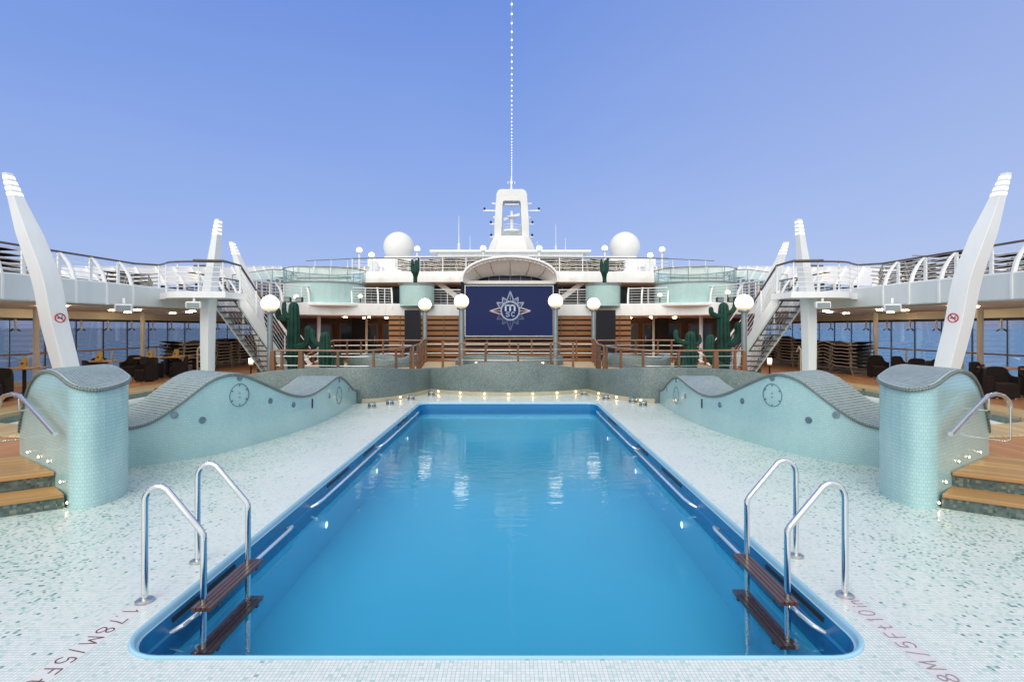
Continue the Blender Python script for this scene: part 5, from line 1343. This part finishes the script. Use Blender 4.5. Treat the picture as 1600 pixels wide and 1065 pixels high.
# portal: outer and inner outlines
def outl(pts): return [(wx(799.5+x,DM), wz(y,DM)) for x,y in pts]
outer = outl([(-27,373),(-26.5,350),(-24.5,320),(-23.5,306),(-21,301),(-17,299),(17,299),(21,301),(23.5,306),(24.5,320),(26.5,350),(27,373)])
inner = outl([(-16,373),(-15,350),(-14,325),(-13.5,320),(-13,318),(-12,317),(12,317),(13,318),(13.5,320),(14,325),(15,350),(16,373)])
b = MB(); n = len(outer); y0, y1 = DM-.75, DM+.75
vs = [(x,y0,z) for x,z in outer]+[(x,y0,z) for x,z in inner]+[(x,y1,z) for x,z in outer]+[(x,y1,z) for x,z in inner]; fs = []
for i in range(n-1): fs += [(i,i+1,n+i+1,n+i),(2*n+i,3*n+i,3*n+i+1,2*n+i+1),(i,2*n+i,2*n+i+1,i+1),(n+i,n+i+1,3*n+i+1,3*n+i)]
b.add(vs,fs); b.build('portal', M['offwhite'], t, bevel=.05)
b = MB(); b.tube([m(799.5,375),m(799.5,330)],.13,10); b.build('inner_pole', M['white'], t)
b = MB(); b.lathe([(.35,0),(.45,.08),(.45,.14),(.1,.2)],m(799.5,341),14); b.build('scanner_base', M['white'], t)
b = MB(); b.bar(m(787,343),m(812,335),.16,.22); b.build('radar_scanner', M['white'], t)
b = MB(); b.tube([(xm+.85*math.cos(2*PI*k/24),DM+.85*math.sin(2*PI*k/24),wz(353,DM)) for k in range(24)],.025,5,closed=True); b.tube([(xm+.85*math.cos(2*PI*k/24),DM+.85*math.sin(2*PI*k/24),wz(357,DM)) for k in range(24)],.02,5,closed=True); b.build('platform_rail', M['white'], t)
b = MB(); b.lathe([(.5,0),(.9,.25),(.9,.4)],m(799.5,367.5),20); b.build('crow_platform', M['white'], t)
b = MB(); b.box((xm,DM-.4,wz(366.5,DM)),(1.75,.5,.5)); b.build('mesh_screen', M['polesteel'], t)
b = MB(); b.box((xm,DM-.2,wz(321,DM)),(1.2,.5,.16)); b.build('searchlight_bar', M['white2'], t)
for s in (-1,1):
    for py, r, k in ((318,31,0),(329,44,1),(339.5,29,0),(350,34,1),(370,33.5,1)):
        b = MB(); b.bar(m(799.5+s*23,py+.5),m(799.5+s*r,py),.16,.12); b.build('yardarm', M['white'], t)
        if k:
            q = m(799.5+s*(r-1.5),py-2); b = MB(); b.lathe([(.09,-.1),(.1,.1),(.05,.16)],q,8); b.build('nav_lamp', M['dark'], t)
b = MB(); b.tube([m(799,300),m(799,276)],[.09,.05],8); b.build('spire', M['white'], t)
b = MB(); b.bar(m(793,285.5),m(805,285.5),.10,.14); b.bar(m(795.5,283.5),m(795.5,287),.1,.1); b.bar(m(802.5,283.5),m(802.5,287),.1,.1); b.build('crosstree', M['white'], t)
for k, (px, y0, y1, rb, lab) in enumerate(((717,337,397,.05,'tall whip aerial left of the mast'),(734.5,368,397,.03,'short whip aerial between the tall one and the mast'),(868.5,350,397,.035,'tall whip aerial right of the mast'),(883.5,372,397,.04,'short whip aerial right of the mast, outermost'),(839.5,376,397,.03,'thin aerial close behind the right lamp of the mast'))):
    d = 41; q0, q1 = (wx(px,d),d,wz(y1,d)+0), (wx(px,d),d,wz(y0,d)); t = thing('whip_aerial', lab, 'aerial', (q0[0],d,7))
    b = MB(); b.tube([(q0[0],d,6.9),(q0[0],d,q0[2]+ (q1[2]-q0[2])*.28)],rb*2,8); b.build('base_tube', M['white'], t)
    b = MB(); b.tube([q0,q1],[rb,.012],6); b.build('whip', M['rail_white'], t)
t = thing('light_string', 'long string of small white bulbs running from the mast top overhead', 'string lights', m(799,284))
cable = lambda d: (lerp_table([(6,.1),(45,xm)],d), d, 12.4+2.0-.043*(45-d)*1.0 + .0*d)
cab = [cable(45-.62*k) for k in range(62)]
b = MB(); b.tube(cab,.017,5); b.build('cable', M['rail_white'], t)
for k in range(1,54):
    x,y,z = cab[k]; b = MB(); b.sphere((x,y,z-.04),.034,8,6); b.build('bulb', M['bulb'], t, smooth=True)

# ------------------------------------------------------------------ sun loungers in stacks
def lounger_mesh():
    b = MB(); prof = [(-.95,.30),(-.55,.30),(-.5,.27),(-.1,.285),(.25,.27),(.33,.30),(.60,.345),(.95,.40)]
    b.grid([[(x,-.29,z) for x,z in prof],[(x,.29,z) for x,z in prof]]); 
    b.grid([[(x,-.29,z-.02) for x,z in prof],[(x,.29,z-.02) for x,z in prof]])
    for y in (-.31,.31):
        for (x0,z0),(x1,z1) in zip(prof,prof[1:]): b.bar((x0,y,z0),(x1,y,z1),.035,.035,mi=1)
    for x in (-.55,.45):
        for y in (-.31,.31): b.bar((x-.05,y,.29),(x-.16 if x<0 else x+.16,y,.02),.03,.03,mi=1)
        b.bar((x-.16 if x<0 else x+.16,-.31,.02),(x-.16 if x<0 else x+.16,.31,.02),.03,.03,mi=1)
    return b
proto = None
def lounger_stack(where, x, y, z, n, rz, grp, step=.125):
    global proto
    for k in range(n):
        lab = '%s sun lounger from the top of %s' % (NUM[n-1-k], where)
        p = (x+random.uniform(-.03,.03), y+random.uniform(-.05,.05), z+step*k)
        if proto is None:
            bb = lounger_mesh(); proto = tag(bb.build('sun_lounger', [M['sling'],M['bronze']], loc=(0,0,0)), lab, 'sun lounger', grp); o = proto
        else:
            o = proto.copy(); COL.objects.link(o); o['label'] = lab; o['group'] = grp
        o.location = p; o.rotation_euler = (0,0,rz+random.uniform(-.03,.03))
for s in (-1,1):
    side = ('left','right')[s>0]; g = 'sun loungers stacked on the %s side deck' % side
    lo = [(12.2,19.0+1.93*k,(7,7,8,8,8)[k]) for k in range(5)] + [(12.88,20.0+1.93*k,7) for k in range(3)]
    if s<0: lo = [(x-.15,y+.7,n) for x,y,n in lo]
    for k, (x,y,n) in enumerate(lo):
        lounger_stack('the %s stack along the %s windows' % (NUM[k],side), s*x, y, ZD, n, PI/2 + (PI if k%2 else 0), g)
    g = 'sun loungers stacked on the %s upper balcony' % side
    hi = [(12.3,12.8,4),(12.3,14.75,6),(12.4,16.65,6)] if s>0 else [(12.1,12.5,5),(12.5,17.4,4)]
    for k, (x,y,n) in enumerate(hi): lounger_stack('the %s stack on %s upper balcony' % (NUM[k],side), s*x, y, 3.08, n, PI/2, g, .13)
    g = 'sun loungers stacked behind the top deck rails'
    for k, x in enumerate((1.9,2.7,3.6,4.5,5.4)): lounger_stack('the %s top deck stack %s of the shell' % (NUM[k],side), s*x*1.0, 29.4+.15*(k%2), 4.9, 5, 0 if k%2 else PI, g, .125)

# ------------------------------------------------------------------ tub chairs, tables, menu holders
def chair_proto():
    t = thing('tub_chair','tub chair','chair',(0,0,0),'dark woven tub chairs on the side decks')
    b = MB(); b.box((0,0,.21),(.56,.56,.34)); b.build('seat_base', M['wicker'], t, bevel=.03)
    b = MB(); b.box((0,-.03,.405),(.50,.48,.06)); b.build('cushion', M['sling'], t, bevel=.02)
    b = MB(); arcp = []
    for k in range(15):
        a = math.radians(-35+250*k/14); q = lambda v: math.copysign(abs(v)**.45, v); arcp.append((.30*q(math.cos(a)),.29*q(math.sin(a))))
    zt = [(.60,.60,.60,.61,.66,.80,.84,.85,.84,.80,.66,.61,.60,.60,.60)[k] for k in range(15)]
    b.strip(arcp,.05,zt,-.05); b.build('backrest', M['wicker'], t, smooth=True, angle=50)
    for x in (-.22,.22):
        for y in (-.22,.22):
            b = MB(); b.box((x,y,.02),(.05,.05,.05)); b.build('leg', M['brushed'], t)
    return t
chairs = [(-1,11.55,11.9,.4,'dark woven tub chair nearest the left edge, side on beside the left pier'),(-1,12.35,12.6,2.2,'dark woven tub chair by the window at the first table on the left'),(-1,12.0,13.9,-.5,'dark woven tub chair showing just above the left pier, left of the tusk pillar'),(-1,11.9,15.2,2.6,'dark woven tub chair showing just right of the front left tusk pillar'),
  (-1,12.6,16.1,.3,'dark woven tub chair behind the second table on the left'),(-1,11.2,16.3,-.4,'first dark woven tub chair right of the left pier top'),(-1,11.55,17.1,2.8,'second dark woven tub chair right of the left pier, behind the first'),(-1,10.9,17.4,-.9,'dark woven tub chair in the middle of the left table group'),(-1,11.7,18.4,2.4,'dark woven tub chair at the third table of the left group, by the loungers'),(-1,10.6,18.3,-.2,'dark woven tub chair at the right end of the left table group'),(-1,12.6,17.6,.2,'dark woven tub chair by the windows at the third left table'),
  (1,11.6,12.4,-.3,'dark woven tub chair nearest the right edge behind the handrail'),(1,12.6,12.6,.4,'dark woven tub chair by the window at the right edge'),(1,11.9,13.6,-2.4,'large-looking dark woven tub chair right of the right pier'),(1,12.8,14.2,.3,'dark woven tub chair by the window right of the front right tusk pillar'),(1,11.9,14.6,.5,'dark woven tub chair with open front right of the right tusk pillar'),(1,12.7,15.4,-.3,'dark woven tub chair at the window just right of the right tusk pillar'),
  (1,12.4,16.2,2.9,'dark woven tub chair just left of the front right tusk pillar'),(1,12.7,17.0,.2,'second dark woven tub chair left of the front right tusk pillar'),(1,12.3,17.6,-.3,'third dark woven tub chair left of the front right tusk pillar, by the loungers')]
ch0 = None
for s,x,y,rz,lab in chairs:
    if ch0 is None: ch0 = chair_proto(); ch0.location = (s*x,y,ZD); ch0.rotation_euler = (0,0,rz); ch0['label'] = lab; ch0.scale = (.80,.80,.86)
    else: dup(ch0,(s*x,y,ZD),lab,rz)
tb = None
for s,x,y,lab in ((-1,12.0,13.1,'square wooden table with menu holder nearest the left edge'),(-1,12.2,15.8,'square wooden table right of the front left tusk pillar'),(-1,11.9,17.6,'square wooden table in the middle of the left table group'),(-1,11.3,18.0,'square wooden table closest to the left lounger stacks'),(1,12.3,13.1,'square wooden table at the right edge by the window')):
    if tb is None:
        tb = thing('cafe_table',lab,'table',(s*x,y,ZD),'wooden tables on the side decks')
        b = MB(); b.box((s*x,y,ZD+.655),(.72,.72,.035)); b.build('table_top', M['table'], tb, bevel=.01)
        b = MB(); b.tube([(s*x,y,ZD+.03),(s*x,y,ZD+.64)],.04,10); b.build('pedestal', M['dark'], tb)
        b = MB(); b.box((s*x,y,ZD+.015),(.42,.42,.03)); b.build('foot', M['dark'], tb)
    else: dup(tb,(s*x,y,ZD),lab)
mh = None
for s,x,y,lab in ((-1,12.0,13.1,'yellow wooden menu holder on the table nearest the left edge'),(-1,12.25,15.8,'yellow wooden menu holder on the table right of the front left tusk pillar'),(-1,11.95,17.6,'yellow wooden menu holder on the middle table of the left group'),(-1,11.35,18.0,'yellow wooden menu holder on the table by the left lounger stacks')):
    z = ZD+.673
    if mh is None:
        mh = thing('menu_holder',lab,'menu holder',(s*x,y,z),'menu holders on the tables')
        b = MB(); b.box((s*x,y,z+.02),(.16,.14,.04)); b.build('foot', M['menu'], mh)
        b = MB(); b.box((s*x,y+.02,z+.14),(.15,.03,.22)); b.box((s*x,y-.05,z+.09),(.15,.02,.12)); b.build('board', M['menu'], mh)
        b = MB(); b.box((s*x,y-.062,z+.10),(.06,.008,.05)); b.build('emblem', M['brown'], mh)
    else: dup(mh,(s*x,y,z),lab)

# ------------------------------------------------------------------ lanterns, planters, tub ladders, stair behind
for s in (-1,1):
    side = ('left','right')[s>0]
    x, y = wx(392 if s<0 else 1202.5,19.0), 19.0; t = thing('deck_lantern','small lit deck lantern at the foot of the %s staircase' % side,'lantern',(x,y,ZD))
    b = MB(); b.tube([(x,y,ZD),(x,y,ZD+.32)],.03,8); b.build('stem', M['dark'], t)
    b = MB(); b.lathe([(.07,0),(.075,.02),(.075,.22),(.07,.24)],(x,y,ZD+.32),14); b.build('shade', M['warm'] if False else M['globe'], t, smooth=True, angle=40)
    b = MB(); b.lathe([(.09,0),(.09,.02),(.02,.05)],(x,y,ZD+.56),14); b.build('cap', M['dark'], t)
    x, y = s*8.6, 18.6; t = thing('planter','low green shrub in a planter at the foot of the %s staircase' % side,'plant',(x,y,ZD))
    b = MB(); b.lathe([(.22,0),(.28,.22),(.26,.24)],(x,y,ZD),16); b.build('pot', M['soil'], t)
    b = MB(); R = random.Random(5)
    for k in range(260):
        a, e, r = R.uniform(0,2*PI), R.uniform(-.2,1.4), R.uniform(.10,.34)
        c = Vector((x+r*math.cos(a)*math.cos(e),y+r*math.sin(a)*math.cos(e),ZD+.30+r*math.sin(e)*1.1)); d = Vector((R.uniform(-1,1),R.uniform(-1,1),R.uniform(-.2,1))).normalized()*.10; w = d.cross(Vector((R.uniform(-1,1),R.uniform(-1,1),.3))).normalized()*.025
        b.add([c-d*.5,c+w,c+d*.6,c-w],[(0,1,2,3)])
    b.build('leaves', M['leaf'], t)
    x, y = wx(316 if s<0 else 1259,17.4), 17.4; t = thing('tub_ladder','cream ladder hooked over the curb of the %s whirlpool' % side,'ladder',(x,y,ZD))
    for dx in (-.16,.16):
        b = MB(); b.tube([(x+dx,y+.25,ZD+.85),(x+dx,y+.12,ZD+1.02),(x+dx,y,ZD+.92),(x+dx,y,.1)],.025,8); b.build('rail', M['cream'], t, smooth=True)
    for k in range(4):
        b = MB(); b.box((x,y,ZD+.1+.22*k),(.32,.05,.03)); b.build('rung', M['cream'], t)
    # second flight with maroon risers behind the globe lamp
    t = thing('rear_staircase','striped maroon and white stair side behind the %s globe lamp' % side,'staircase',(s*9.6,22,ZD))
    for k in range(12):
        u = k/11; p = Vector((s*(10.1-1.0*u),21.6+.9*u,2.5-2.0*u)); b = MB(); b.box(p,(.9,.26,.04)); b.build('tread', M['maroon'], t)
        b = MB(); b.box(p+Vector((0,-.12,-.08)),(.9,.02,.10)); b.build('riser', M['maroon'], t)
    for e in (-.47,.47):
        b = MB(); b.bar((s*10.2+e,21.5,2.6),(s*9.0+e,22.6,.4),.04,.16); b.build('stringer', M['white'], t)
        b = MB(); b.bar((s*10.2+e,21.5,3.3),(s*9.0+e,22.6,1.1),.035,.035); b.build('handrail', M['rail_white'], t)
    # wall lamps at the drums
    for k, (px, py, d) in enumerate(((463,464,21.5),(563,463,24.6)) if s<0 else ((1137,457,21.5),(1031,461,24.6))):
        x, z = wx(px,d), wz(py,d); t = thing('wall_lantern', ('warm lit lantern beside the curved ribs near the %s staircase','warm lit lantern at the inner edge of the large %s drum')[k] % side, 'lantern', (x,d,3.1))
        b = MB(); b.tube([(x,d,3.05),(x,d,z-.08)],.025,8); b.build('stem', M['dark'], t)
        b = MB(); b.sphere((x,d,z),.10,14,10); b.build('globe', M['globe'], t, smooth=True)
    for k, px in enumerate((449.5,468) if s<0 else (1124.5,1142)):
        d = 21.0; x, z = wx(px,d), wz(468,d); t = thing('floodlight','%s black floodlight box on the %s end of the rear balcony edge' % (('outer','inner')[k] if s<0 else ('inner','outer')[k],side),'floodlight',(x,d,3.0))
        b = MB(); b.box((x,d,z),(.26,.18,.20)); b.build('housing', M['dark'], t, bevel=.02)
        b = MB(); b.box((x,d-.095,z),(.22,.01,.15)); b.build('lens', M['polesteel'], t)
        b = MB(); b.bar((x,d,z),(x,d+.3,3.12),.03,.03); b.build('bracket', M['dark'], t)
